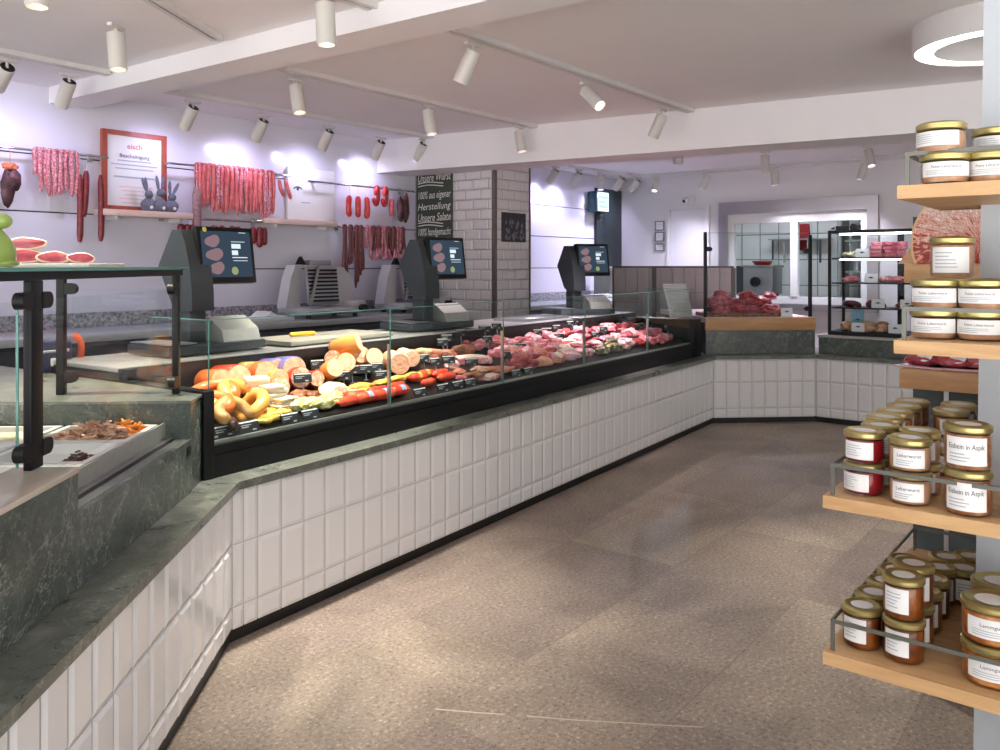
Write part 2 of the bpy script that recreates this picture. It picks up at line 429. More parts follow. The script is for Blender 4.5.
# dark green wall panel at the corner
gx0 = FWALL.hit(596.5, -.04)[0]
tag(obj('wall_panel', G().box(gx0, 4.255, -.045, -.004, 1.165, FWALL.xz(606, 189, -.04)[1], bev=.003), plain('deep_green_panel', (34, 44, 44), .5), None, FWALL.M),
    'tall dark green panel closing the white panelled wall before the corner', 'panel')
# plain white service door with frame left of the window
d1 = struct('door_1', G().box(kx(671), kx(706), -.02, -.004, .0, fz(690, 210), bev=.004), plain('door_white', (224, 222, 226), .45, var=.01), FFAR.M)
struct('door_frame', G().box(kx(668), kx(671)-.003, -.035, -.003, 0, fz(690, 207)).box(kx(706)+.003, kx(710.5), -.05, -.003, 0, fz(690, 207)).box(kx(668), kx(710.5), -.05, -.003, fz(690, 209), fz(690, 206)), M_WHITE, None, d1)
struct('trim_2', G().box(kx(667), kx(667)+.012, -.02, -.002, fz(667, 208), ZC-.42), M_TRACK, FFAR.M)
# kitchen behind
KM = FFAR.M
struct('kitchen_wall_far', G().box(-.2, 4.6, 2.386, 2.5, 0, ZC), plain('kitchen_grout', (136, 136, 140), .7), KM)
kt = G()
for r in range(7):
    for c_ in range(15): tile_rect(kt, .0+c_*.3, .3+c_*.3, r*.4, min(.4+r*.4, ZC), 2.385, .006, .006, .012)
struct('kitchen_wall_tiles', kt.mesh('tiles', 0), M_TILE, KM)
struct('kitchen_wall_left', G().box(.2, .3, .16, 2.38, 0, ZC), M_WHITE, KM)
struct('kitchen_wall_right', G().box(4.5, 4.6, .16, 2.38, 0, ZC), M_WHITE, KM)

# ------------------------------------------------------------------ counter run, four sections with mitred ledges
PATH = [A_-Vector((-.055, .9985))*4.2, A_, B_, C_, C_+Q_DIR*2.6]
def offp(d):
    out = []
    for i, p in enumerate(PATH):
        ns = []
        for j in (i-1, i):
            if 0 <= j < len(PATH)-1:
                e = (PATH[j+1]-PATH[j]).normalized(); ns.append(Vector((-e.y, e.x)))
        if len(ns) == 1: out.append(p+ns[0]*d)
        else:
            m = (ns[0]+ns[1]).normalized(); out.append(p+m*(d/m.dot(ns[0])))
    return out
def strip(i, d0, d1):
    a, b = offp(d0), offp(d1); return [tuple(a[i]), tuple(a[i+1]), tuple(b[i+1]), tuple(b[i])]
ROWS = [(.05, .14), (.14, .39), (.39, .611)]
def tiled_front(i, fr, tw=.125):
    g = G(); L = (PATH[i+1]-PATH[i]).length
    for z0, z1 in ROWS:
        x = L if i == 0 else 0
        n = int(L/tw)+1
        for k in range(n):
            a = k*tw; b = min(L, a+tw)
            if i == 0: a, b = L-b, L-a
            if i == 1 and k == 0: tile_rect(g, 0, .055, z0, z1); tile_rect(g, .055, .125, z0, z1); continue
            tile_rect(g, a, b, z0, z1)
    return g
LABEL_B = ['white tiled counter front with dark stone ledge running along the left edge',
           'long white tiled counter front with stone ledge under the black glass display case',
           'short white tiled counter section facing straight under the ham board',
           'white tiled counter section at the back right under the black display fridge']
for i in range(4):
    o = PATH[i]; fr = Frame(o.x, o.y, ang(PATH[i+1]-PATH[i]))
    t = thing('counter_base', LABEL_B[i], 'counter', fr.M)
    I = fr.I
    obj('carcass', G().prism(strip(i, .012, .75), .056, .612), M_GROUT, t, I)
    obj('tiled_front', tiled_front(i, fr).mesh('tiled_front', 0), M_TILE, t, Matrix.Translation((0, .011, 0)))
    obj('kick_plate', G().prism(strip(i, .02, .06), 0.001, .0555), M_KICK, t, I)
    lg = G().prism(strip(i, -.022, .75), .6125, .645)
    obj('stone_ledge', lg, M_STONE_TOP, t, I)

# ------------------------------------------------------------------ left salad counter
t = thing('salad_counter', 'dark green stone salad counter with black posts and glass screens at left', 'counter', FL.M @ Matrix.Translation((-1.1, .12, .645)))
I = Matrix.Translation((1.1, -.12, -.645))
obj('stone_front', G().box(-1.08, -.141, .12, .142, .646, .845).box(-4.1, -1.081, .12, .16, .646, .954), M_STONE, t, I)
obj('corner_block', G().prism([tuple((FL.I @ Vector((*p, 0)))[:2]) for p in (FL.p(-.14, .125).xy, FM.p(-.068, .115).xy, FM.p(-.068, 1.9).xy, FL.p(-.14, 1.9).xy)], .646, .98), M_STONE, t, I)
obj('corner_top', G().prism([tuple((FL.I @ Vector((*p, 0)))[:2]) for p in (FL.p(-.145, .12).xy, FM.p(-.067, .11).xy, FM.p(-.067, 1.91).xy, FL.p(-.145, 1.9).xy)], .9805, .99), M_STONE_TOP, t, I)
obj('steel_channel', G().box(-1.08, -.141, .1425, .178, .646, .8445).box(-1.08, -.141, .178, .19, .646, .83).box(-1.08, -.141, .19, .2165, .646, .851), M_STEEL, t, I)
obj('tray_trough', G().box(-1.1, -.141, .217, .225, .80, .908).box(-1.1, -.141, .225, 1.0, .80, .815), M_STEEL_D, t, I)
obj('end_strip', G().box(-1.080, -1.074, .13, .155, .80, .95).box(-1.074, -1.07, .138, .147, .82, .83).box(-1.074, -1.07, .138, .147, .9, .91), M_STEEL, t, I)
obj('polished_top', G().box(-4.1, -1.082, .115, .285, .9545, .97, bev=.002), mottled('pale_stone_reflections', [(.3, (214, 196, 190)), (.5, (226, 208, 200)), (.7, (206, 196, 176))], 3, 4, .12, bmp=0, rnd=False), t, I)  # pinkish and yellowish reflections on this top are put into its colour
obj('rear_top', G().box(-4.1, -.146, 1.0, 1.5, .94, .965), M_STONE_TOP, t, I)
obj('control_plate', G().box(-.2, -.16, .116, .1198, .79, .825), M_BLACK, t, I)
def clip(g, x, y, z, dx, dy, r=.022, L=.055):
    """rounded clamp plate reaching from a post to the glass"""
    d = Vector((dx, dy, 0)); s_ = Vector((-dy, dx, 0))
    M = Matrix((( d.x, 0, s_.x, x), (d.y, 0, s_.y, y), (0, 1, 0, z), (0, 0, 0, 1)))
    poly = [(0, -r), (L-r, -r)]+[(L-r+r*math.sin(a), -r*math.cos(a)) for a in (.4, .8, 1.2, 1.57, 1.95, 2.35, 2.75)]+[(L-r, r), (0, r)]
    g.prism(poly, -.014, .014, M)
def post(x, y, z0, z1, w, clips, par, I, name='post', d=None):
    g = G().ctr((x, y, (z0+z1)/2), (w, d or w*.45, z1-z0), bev=.003)
    p = obj(name, g, M_BLACK, par, I)
    for z, dx, dy in clips:
        c = G(); clip(c, x+dx*w*.4, y+dy*w*.2, z, dx, dy); obj('glass_clamp', c, M_BLACK, p)
    return p
post(-1.10, .225, .971, 1.462, .062, [(1.02, 1, 0), (1.02, -1, 0), (1.41, 1, 0), (1.41, -1, 0)], t, I, d=.022)
post(.03, .235, .991, 1.462, .032, [(1.04, -1, 0), (1.41, -1, 0)], t, I, d=.025)
post(.03, .68, .991, 1.462, .032, [(1.06, 0, -1), (1.41, 0, -1)], t, I, d=.03)
post(-1.10, .68, .966, 1.462, .05, [(1.41, 0, -1)], t, I)
obj('top_rail', G().box(-4.0, .05, .215, .245, 1.4625, 1.486).box(.015, .045, .245, .70, 1.4625, 1.486).box(-1.12, -1.085, .245, .70, 1.4625, 1.486), M_BLACK, t, I)
def pane(name, x0, x1, y0, y1, z0, z1, par, I, edge=None, m=None):
    p = obj(name, G().box(x0, x1, y0, y1, z0, z1), m or M_GLASS, par, I)
    if edge:
        e = G()
        for b in edge: e.box(*b)
        obj('glass_edge', e, M_GLASS_E, p)
    return p
pane('front_pane', -1.05, .0, .233, .239, .935, 1.41, t, I, [(-1.054, -1.0505, .233, .239, .935, 1.41)], m=M_GLASS_C)
pane('front_pane', -4.0, -1.16, .233, .239, .985, 1.41, t, I, [(-1.1595, -1.156, .233, .239, .985, 1.41)], m=M_GLASS_C)
pane('end_pane', .027, .033, .27, .64, 1.005, 1.41, t, I, m=M_GLASS_C)
pane('top_pane', -4.0, .06, .20, .72, 1.4865, 1.496, t, I, [(-4.0, .06, .196, .1995, 1.4865, 1.496), (.0605, .064, .2, .72, 1.4865, 1.496)])

# ------------------------------------------------------------------ main display case
def dz(y): return .80+(y-.17)*.22
CASE_L = 5.27
t = thing('display_case', 'long black glass display case full of sausage and meat on the main counter', 'display case', FM.M @ Matrix.Translation((2.6, .12, .645)))
I = Matrix.Translation((-2.6, -.12, -.645))
obj('base_panel', G().box(-.015, 5.22, .105, .135, .646, .735).box(-.015, 5.22, .112, .15, .735, .742).box(-.015, 5.22, .106, .15, .742, .775), M_BLACK, t, I)
obj('front_lip', G().box(-.015, 5.22, .128, .150, .7755, .788), M_STEEL_D, t, I)
dk = G(); M_DECK = plain('charcoal_tray_steel', (24, 25, 28), .35, metal=.3)
dk.prism([(-.15, .70), (-.735, .70), (-.735, dz(.735)-.004), (-.15, dz(.15)-.004)], -.014, 5.219, Matrix(((0,0,1,0),(-1,0,0,0),(0,1,0,0),(0,0,0,1))))
obj('deck', dk, M_DECK, t, I)
obj('end_panel', G().box(-.066, -.016, .1, .78, .646, 1.0, bev=.003), M_BLACK, t, I)
obj('end_panel', G().box(5.221, 5.42, .1, .74, .646, 1.0, bev=.003), M_BLACK, t, I)
obj('rear_panel', G().box(-.014, 5.219, .74, .76, .646, 1.015), M_DARKIN, t, I)
obj('worktop', G().box(-.06, 5.27, .715, 1.30, 1.03, 1.05, bev=.003), plain('worktop_steel', (178, 178, 176), .3, metal=.55, var=.05, scale=30), t, I)
obj('worktop_edge', G().box(-.06, 5.27, .705, .714, 1.0, 1.046).box(-.06, 5.27, .7145, 1.29, .99, 1.029), plain('dark_steel', (34, 36, 37), .4, metal=.3), t, I)
obj('staff_cabinets', G().box(-.06, 5.2, .765, 1.26, .646, .988), M_DARKIN, t, I)
js = [-.03, 1.055, 2.09, 3.145, 4.25, 5.24]
for a, b in zip(js, js[1:]):
    pane('glass_pane', a+.003, b-.003, .116, .123, .776, 1.28, t, I, [(a-.0016, a+.0016, .1165, .1225, .776, 1.28), (a+.003, b-.003, .1165, .1225, 1.2805, 1.2835)])
pane('side_pane', -.036, -.030, .13, .5, 1.001, 1.28, t, I, [(-.036, -.03, .13, .5, 1.2805, 1.284)])
pane('side_pane', 5.243, 5.249, .13, .6, 1.001, 1.28, t, I, [(5.243, 5.249, .13, .6, 1.2805, 1.284)])
for x in js[1:-1]: obj('glass_bracket', G().box(x-.004, x+.004, .124, .138, .79, 1.1), M_STEEL, t, I)
for x in (-.02, 4.45, 5.0): obj('glass_holder', G().box(x-.03, x+.03, .66, .70, 1.0, 1.045), M_BLACK, t, I)

# ------------------------------------------------------------------ far counter (ham) and right counter
def loc_poly(fr, pts): return [tuple((fr.I @ Vector((p[0], p[1], 0)))[:2]) for p in pts]
t = thing('ham_counter', 'dark stone counter with thick wooden edged top under the ham pile', 'counter', FF.M @ Matrix.Translation((.5, .14, .645)))
I = Matrix.Translation((-.5, -.14, -.645))
xl = FF.hit(705, .15)[0]; xr = FF.hit(815, .15)[0]
obj('stone_front', G().box(xl+.01, xr, .15, .19, .646, .875), M_STONE, t, I)
obj('wood_edge', G().box(xl, xr, .13, .16, .876, .994, bev=.003), M_OAKF, t, I)
obj('worktop', G().box(xl, xr, .1605, 1.7, .95, 1.0), plain('pink_white_board', (226, 208, 206), .3, var=.02), t, I)
obj('cabinet', G().box(xl+.03, xr-.02, .2, 1.6, .646, .949), M_DARKIN, t, I)
ta = thing('sneeze_guard', 'clear glass screen between two slim black posts above the ham pile', 'screen', FF.M @ Matrix.Translation((.5, .2, 1.0)))
I2 = Matrix.Translation((-.5, -.2, -1.0))
xa, ya = FF.hit(702.5, .2); xb, yb = FF.hit(810, .2)
xa = max(xa, xl+.02)
post(xa, .2, 1.0, EYE+34/FOC*ya, .028, [(1.08, 1, 0), (EYE+20/FOC*ya-.03, 1, 0)], ta, I2, d=.03)
post(xb, .2, 1.0, EYE+31/FOC*yb, .03, [(1.08, -1, 0), (EYE+18/FOC*yb-.03, -1, 0)], ta, I2, d=.03)
pane('glass_screen', xa+.03, xb-.03, .197, .203, 1.03, EYE+33/FOC*ya, ta, I2, [(xa+.03, xb-.03, .197, .203, EYE+33/FOC*ya, EYE+33.4/FOC*ya)], M_GLASS_C)
t = thing('fridge_counter', 'dark stone counter with pale sill carrying the black display fridge', 'counter', FR.M @ Matrix.Translation((1, .14, .645)))
I = Matrix.Translation((-1, -.14, -.645))
obj('stone_front', G().box(-.02, 2.4, .14, .18, .646, .805), M_STONE, t, I)
obj('sill', G().box(-.03, 2.4, .125, .8, .806, .832, bev=.003), plain('pale_honed_sill', (176, 176, 174), .3), t, I)
obj('cabinet', G().box(.0, 2.4, .19, .78, .646, .805), M_DARKIN, t, I)

# ------------------------------------------------------------------ back counter along the wall
for nm, x0, x1, lab in (('a', -6.5, -.03, 'long granite-edged steel back counter along the white panelled wall left of pillar'),
                        ('b', .62, 4.0, 'short back counter with pale top along the wall right of the tiled pillar')):
    t = thing('back_counter', lab, 'counter', FWALL.M @ Matrix.Translation(((x0+x1)/2, -.33, 0)))
    I = Matrix.Translation((-(x0+x1)/2, .33, 0))
    n = max(1, round((x1-x0)/.8))
    obj('cabinet_body', G().box(x0, x1, -.60, -.01, .1, 1.0), plain('dark_blue_grey_front', (48, 54, 66), .45), t, I)
    for k in range(n):
        a = x0+(x1-x0)*k/n; b = x0+(x1-x0)*(k+1)/n
        d = obj('door', G().box(a+.006, b-.006, -.621, -.601, .12, .97, bev=.002), plain('dark_blue_grey_front', (48, 54, 66), .45), t, I)
        obj('handle', G().box(b-.12, b-.05, -.64, -.6215, .86, .875), M_STEEL, d)
    obj('plinth', G().box(x0+.02, x1-.02, -.55, -.05, 0, .099), M_KICK, t, I)
    obj('worktop', G().box(x0, x1, -.65, -.01, 1.001, 1.05, bev=.003), plain('pale_steel_top', (200, 200, 206), .28, metal=.35, var=.03, scale=20), t, I)
    obj('splashback', G().box(x0, x1, -.03, -.009, 1.051, 1.16), M_GRANITE, t, I)
# low screen of grey panels with a dark frame, behind the far counter
t = thing('partition_screen', 'low grey panelled screen with dark top rail before the far white wall', 'screen', Matrix.Translation((0, 0, 0)))
FP = Frame(1.376, 9.9, math.radians(-4))
t.matrix_local = FP.M
wP = FP.hit(731, 0)[0]; xm = FP.hit(654, 0)[0]
n = 9
pp = G()
for k in range(10):
    a = wP*k/10
    pp.box(a+.002, a+wP/10-.002, -.012, .012, .02, 1.18); pp.box(a+.002, a+wP/10-.002, -.012, .012, 1.184, 1.475)
obj('panels', pp, plain('grey_beige_laminate', (150, 144, 142), .5, var=.03), t)
obj('backing', G().box(0, wP, .0125, .018, .02, 1.475), plain('dark_brown_grey_frame', (70, 62, 62), .5), t)
obj('frame', G().box(-.02, wP+.03, -.03, .03, 1.476, 1.5).box(xm-.025, xm+.025, -.03, .03, 0, 1.476).box(wP, wP+.05, -.03, .03, 0, 1.476).box(-.02, 0, -.03, .03, 0, 1.476), plain('dark_brown_grey_frame', (70, 62, 62), .5), t)
# ================================================================== CAMERA, LAMPS
cam = bpy.data.cameras.new('camera'); co = bpy.data.objects.new('camera', cam); COL.objects.link(co)
co.location = (0, 0, EYE); co.rotation_euler = (PI/2, 0, 0)
cam.sensor_width = 36; cam.lens = FOC/1000*36; cam.shift_y = -(375-HZ)/1000; cam.clip_start = .05; cam.clip_end = 60
SC.camera = co
vs = SC.view_settings; vs.view_transform = 'Standard'; vs.look = 'None'; vs.gamma = 1; vs.use_curve_mapping = False; vs.exposure = EXPOSURE
SC.display_settings.display_device = 'sRGB'
wd = bpy.data.worlds.new('daylight'); SC.world = wd; wd.use_nodes = True
wn = wd.node_tree; bg = wn.nodes['Background']          # daylight through the open rear side; lower half brightened, added to light the ceiling
tcw = wn.nodes.new('ShaderNodeTexCoord'); spw = wn.nodes.new('ShaderNodeSeparateXYZ'); wn.links.new(tcw.outputs['Generated'], spw.inputs[0])
rw = ramp(wn, [(.46, (.80, .78, .765, 1)), (.54, (.93*SKY_K, .95*SKY_K, 1.0*SKY_K, 1))]); mr = nd(wn, 'ShaderNodeMapRange'); mr.inputs[1].default_value = -1; mr.inputs[2].default_value = 1
wn.links.new(spw.outputs[2], mr.inputs[0]); wn.links.new(mr.outputs[0], rw.inputs[0]); wn.links.new(rw.outputs[0], bg.inputs[0]); bg.inputs[1].default_value = WORLD_S
SC.cycles.max_bounces = 10; SC.cycles.transparent_max_bounces = 24; SC.cycles.diffuse_bounces = 4
SC.cycles.sample_clamp_indirect = 4; SC.cycles.caustics_reflective = False; SC.cycles.caustics_refractive = False

COLS = {'warm': (1.0, .86, .66), 'neutral': (1.0, .93, .84), 'violet': (.68, .64, 1.0), 'rose': (1.0, .80, .86), 'cool': (.84, .80, 1.0)}
M_LENS = {k: emis('lamp_light_'+k, tuple(255*c**.4545 for c in v), 14 if k == 'violet' else 1.6) for k, v in COLS.items()}
M_CAPB = plain('black_lamp_louvre', (18, 18, 20), .5)
g = G(); g.box(-.06, .06, -.014, .014, -.018, 0, bev=.002); ME_AD = g.mesh('adapter')
g = G(); g.cyl((0, 0, -.018), (0, 0, -.05), .008, n=10); g.ell((0, 0, -.052), (.011, .011, .011), sub=2); ME_ST = g.mesh('stem')
RB, LB = .044, .19
def body_mesh(rear_black):
    g = G(); g.lathe([(RB-.006, .012), (RB-.003, 0), (RB, .003), (RB, LB-.002), (RB-.002, LB), (RB-.005, LB), (RB-.007, LB-.02)], 24); return g.mesh('housing')
ME_BODY = body_mesh(0)
g = G(); g.lathe([(0, .0045), (RB-.003, .004)], 24); ME_CAP = g.mesh('rear_louvre')
g = G(); g.lathe([(0, LB-.024), (RB-.0075, LB-.021)], 24); ME_LEN = g.mesh('lens')
g = G(); g.lathe([(RB-.0075, LB-.021), (RB-.0145, LB-.0225)], 24); ME_REF = g.mesh('reflector')
M_CAPW = plain('lamp_rear_white', (200, 198, 194), .5)
TRK = {}
def spot(mount, dirv, col, watt, label, group, cap='black', size=145, trk=0, blend=1.0, pv=.055):
    """a cylindrical track spotlight with its real light at the mouth"""
    m = Vector(mount); d = Vector(dirv).normalized()
    t = thing('track_spotlight', label, 'spotlight', Matrix.Translation(m), group)
    obj('adapter', ME_AD, M_LAMP, t, Matrix.Rotation(trk, 4, 'Z'))
    obj('stem', ME_ST, M_LAMP, t)
    q = d.to_track_quat('Z', 'Y').to_matrix().to_4x4()
    Mb = Matrix.Translation((0, 0, -pv)) @ q @ Matrix.Translation((0, 0, -.012))
    b = obj('housing', ME_BODY, M_LAMP, t, Mb)
    obj('rear_louvre', ME_CAP, M_CAPB if cap == 'black' else M_CAPW, b)
    obj('lens', ME_LEN, M_LENS[col], b)
    li = bpy.data.lights.new('spot_light', 'SPOT'); li.energy = watt; li.color = COLS[col]; li.spot_size = math.radians(size); li.spot_blend = blend
    li.shadow_soft_size = .04
    lo = bpy.data.objects.new('spot_light', li); COL.objects.link(lo); lo.parent = t
    lo.matrix_local = Matrix.Translation((0, 0, -pv)) @ (-d).to_track_quat('Z', 'Y').to_matrix().to_4x4() @ Matrix.Translation((0, 0, -LB-.01))
    return t
def track(p0, p1, label, group=None):
    p0, p1 = Vector(p0), Vector(p1); c = (p0+p1)/2; L = (p1-p0).length; a = math.atan2((p1-p0).y, (p1-p0).x)
    t = thing('lighting_track', label, 'lighting track', Matrix.Translation((c.x, c.y, ZC)) @ Matrix.Rotation(a, 4, 'Z'), group)
    obj('rail', G().box(-L/2, L/2, -.035, -.008, -.03, -.0005).box(-L/2, L/2, .008, .035, -.03, -.0005).box(-L/2, L/2, -.008, .008, -.012, -.0005), M_TRACK, t)
    obj('slot', G().box(-L/2+.01, L/2-.01, -.0075, .0075, -.02, -.0125), M_CAPB, t)
    obj('end_cap', G().box(-L/2-.02, -L/2-.0005, -.036, .036, -.031, -.0005), M_LAMP, t); obj('end_cap', G().box(L/2+.0005, L/2+.02, -.036, .036, -.031, -.0005), M_LAMP, t)
    return a
ZT = ZC-.031
def cz(u, v): return on_z(u, v, ZT)
W_ = N_W; DN = Vector((0, 0, -1))
def v3(x): return Vector((x.x, x.y, 0))
TW = v3(N_W)*.66+DN*.8
aC = track(cz(161, 92), cz(430, 138.5), 'lighting track close to sausage wall between the two ceiling beams')
for i, (u, v) in enumerate([(193, 101), (263.6, 115), (329, 126), (381, 137), (423.5, 139)]):
    spot(cz(u, v), TW+v3(R_DIR)*(-.05+.05*i), 'violet', P_C, 'white spotlight on the track close to the sausage wall, %s from the left' % nth(i), 'spotlights over the sausage wall', trk=aC)
aS = track(cz(-60, 42), cz(105, 75), 'lighting track at far left before the first ceiling beam')
for i, (u, v) in enumerate([(7, 59), (69, 74)]):
    spot(cz(u, v), [v3(N_W)*.9+DN*.6, TW][i], 'violet', P_C, ['white spotlight at upper left edge tilted far sideways to the wall', 'white spotlight at upper left with black rear beside first beam'][i], 'spotlights over the sausage wall', trk=aS)
aB = track(cz(283, 71), cz(541, 130), 'long middle lighting track between the two ceiling beams')
for i, (u, v) in enumerate([(296, 79), (428, 105), (519, 126)]):
    spot(cz(u, v), DN+v3(Q_DIR)*.22, ['warm', 'rose', 'rose'][i], P_B, 'white spotlight pointing straight down on the middle track, %s from left' % nth(i), 'spotlights over the display case', 'white', 66, aB)
aD = track(on_z(36, -60, 2.7), cz(216, 40.5), 'lighting track ending at first ceiling beam, top left')
spot(cz(116, 25), DN+v3(Q_DIR)*.12, 'warm', P_B*1.15, 'white spotlight with warm bulb pointing down at top left', 'spotlights over the display case', 'white', 70, aD)
pD = on_z(36, 4, 2.51); pD.z = ZT
spot(pD, DN+v3(Q_DIR)*.05, 'warm', P_B*1.8, 'white spotlight cut by the top picture edge above the salad counter', 'spotlights over the display case', 'white', 76, aD)
aA = track(cz(449, 31), cz(689, 112.5), 'lighting track nearest the customers right of first ceiling beam')
spot(cz(473, 43), v3(N_W)*.46+DN*.9+v3(R_DIR)*-.1, 'neutral', P_A, 'white spotlight on the customer side track just right of first beam', 'spotlights over the customers', 'white', 62, aA)
spot(cz(586, 83), v3(Q_DIR)*.66+DN*.62-v3(R_DIR)*.15, 'neutral', P_A*.7, 'white spotlight with glowing mouth turned towards the right and the shelves', 'spotlights over the customers', 'white', 62, aA)
spot(cz(662, 109), v3(N_W)*.46+DN*.9, 'rose', P_A, 'white spotlight at far end of customer side track before second beam', 'spotlights over the customers', 'white', 62, aA)
pA2 = cz(325, -6)
aA2 = track(pA2-v3(R_DIR)*1.2, pA2+v3(R_DIR)*.32, 'lighting track before first ceiling beam at top centre')
spot(pA2, DN+v3(Q_DIR)*.06, 'neutral', P_A, 'large white spotlight cut by top edge before first beam', 'spotlights over the customers', 'white', 66, aA2)
aE = track(cz(572, 168), cz(629, 176), 'short lighting track beyond the tiled pillar')
EE = [(552, 168, TW), (579, 169.5, TW), (601, 172, DN), (622, 175, TW), (638, 177, TW+v3(Q_DIR)*-.1)]
for i, (u, v, d) in enumerate(EE):
    p = cz(u, v)
    if i == 0: p = cz(556, 166.5)
    spot(p, d, 'violet', P_E*.22, 'white spotlight beyond the tiled pillar, %s counting from pillar' % nth(i), 'spotlights in the far corner', trk=aE, size=125)
aF = track(cz(642, 177), cz(906, 156.5), 'long lighting track before the far white wall')
for i, (u, v, d, cap) in enumerate([(656, 176, DN*.9+v3(Q_DIR)*.1-v3(R_DIR)*.45, 'white'), (707, 172, v3(R_DIR)*-.25+DN+v3(Q_DIR)*-.35, 'white'), (774, 167, DN+v3(R_DIR)*-.1+v3(Q_DIR)*.12, 'black'), (865, 160, DN+v3(R_DIR)*-.1-v3(Q_DIR)*.3, 'black')]):
    spot(cz(u, v), d, 'cool', P_E, 'white spotlight on track before far wall, %s from the left' % nth(i), 'spotlights before the far wall', cap, 130, aF, blend=1)
aG = track(cz(740, 151.5), cz(900, 143), 'lighting track just behind the second ceiling beam')
spot(cz(765, 151), DN+v3(R_DIR)*.05, 'rose', P_E*2.2, 'white spotlight hanging behind second beam above the ham pile', 'spotlights behind the second beam', 'white', 66, aG)
spot(cz(868, 145.5), DN*.9+v3(Q_DIR)*.25-v3(R_DIR)*.25, 'cool', P_E, 'white spotlight behind second beam with bright mouth above display fridge', 'spotlights behind the second beam', 'white', 66, aG)
# smoke detector like box
sb = cz(678, 159); tag(obj('ceiling_sensor', G().lathe([(.0, -.09), (.055, -.09), (.06, -.08), (.06, 0), (0, 0)], 24), M_LAMP, None, Matrix.Translation((sb.x, sb.y, ZC-.001))),
    'small round pale sensor on ceiling behind the second beam', 'sensor')
# ring lamp
rc = Vector((2.56, 4.2))
t = thing('ring_lamp', 'big white ring lamp on the ceiling at top right', 'ceiling lamp', Matrix.Translation((rc.x, rc.y, ZC)))
obj('drum', G().lathe([(.40, -.001), (.40, -.135), (.396, -.14), (.391, -.14), (.391, -.10), (.30, -.10), (.30, -.14), (.296, -.14), (.29, -.13), (.29, -.001), (.40, -.001)], 64), M_WHITE, t)
obj('light_ring', G().lathe([(.390, -.132), (.301, -.132)], 64), emis('ring_light', (255, 246, 232), 7), t)
# kitchen lamp
kp = FFAR.p(1.6, 1.2, ZC)
t = thing('kitchen_lamp', 'white ceiling lamp inside the kitchen behind the far window', 'ceiling lamp', FFAR.M @ Matrix.Translation((1.9, 1.1, ZC)))
obj('housing', G().box(-.6, .6, -.1, .1, -.06, -.001), M_WHITE, t)
obj('diffuser', G().box(-.58, .58, -.085, .085, -.066, -.0605), emis('kitchen_light', (240, 246, 255), 17), t)
# ================================================================== THE BACK WALL: rods, hanging meat, framed sign, shelves
def wl_xz(u, v, w):
    P = on_wall(u, v, w); q = FWALL.I @ P
    return q.x, q.z
M_CABA = mottled('pale_pink_sausage', [(.36, (150, 66, 80)), (.5, (192, 112, 120)), (.64, (226, 172, 174))], 70, 4, .4, bmp=.001)
M_RED_S = mottled('coral_red_sausage', [(.3, (184, 74, 76)), (.52, (208, 102, 102)), (.75, (224, 140, 136))], 30, 4, .35, bmp=.001)
M_SALAMI = mottled('dark_red_salami', [(.3, (84, 18, 26)), (.55, (126, 30, 38)), (.75, (160, 70, 70))], 35, 5, .35, bmp=.001)
M_GREYSAL = mottled('greyish_salami', [(.3, (126, 88, 96)), (.55, (158, 120, 124)), (.75, (196, 170, 172))], 45, 5, .5, bmp=.001)
M_BROWNS = mottled('brown_dried_sausage', [(.3, (86, 40, 42)), (.55, (116, 58, 58)), (.75, (156, 100, 96))], 45, 5, .45, bmp=.001)
M_BRIGHT = mottled('bright_red_sausage', [(.3, (176, 34, 38)), (.6, (206, 58, 56)), (.8, (226, 110, 100))], 18, 3, .3, bmp=.0005)
M_SMOKED = mottled('smoked_meat', [(.35, (42, 22, 26)), (.52, (74, 38, 42)), (.7, (128, 82, 84))], 10, 5, .45, .4)
M_STRING = plain('pale_string', (214, 196, 180), .8)
M_ORTIE = plain('orange_tie', (222, 120, 84), .6)
RODW = .12
def rod(u0, v0, u1, v1, z, label, bend=False):
    xa = wl_xz(u0, v0, RODW)[0]; xb = wl_xz(u1, v1, RODW)[0]
    t = thing('hanging_rod', label, 'rod', FWALL.M @ Matrix.Translation(((xa+xb)/2, -RODW, z)), 'steel rods on the sausage wall')
    L = (xb-xa)/2
    obj('bar', G().cyl((-L, 0, 0), (L, 0, 0), .009, n=12), M_CHROME, t)
    for s_ in ((-L*.85, L*.85) if not bend else (-L, L*.85)):
        obj('bracket', G().box(s_-.008, s_+.008, .006, RODW-.006, -.008, .008).box(s_-.02, s_+.02, RODW-.012, RODW-.005, -.03, .03), M_STEEL, t)
    return xa, xb, z
rod(-60, 140, 108, 158, 2.29, 'upper steel rod at far left carrying pale mottled sausages')
rod(170, 167, 291, 178, 2.30, 'upper steel rod right of the framed sign, packed with coral sausages', True)
rod(308, 180, 414, 192, 2.27, 'upper steel rod near the blackboard with rings and short red sausages')
rod(160, 216, 268, 226, 1.88, 'lower steel rod half hidden behind the first till screen')
rod(338, 227, 410, 232, 1.87, 'lower steel rod near the blackboard with dark dried sausages')
_sm = {}
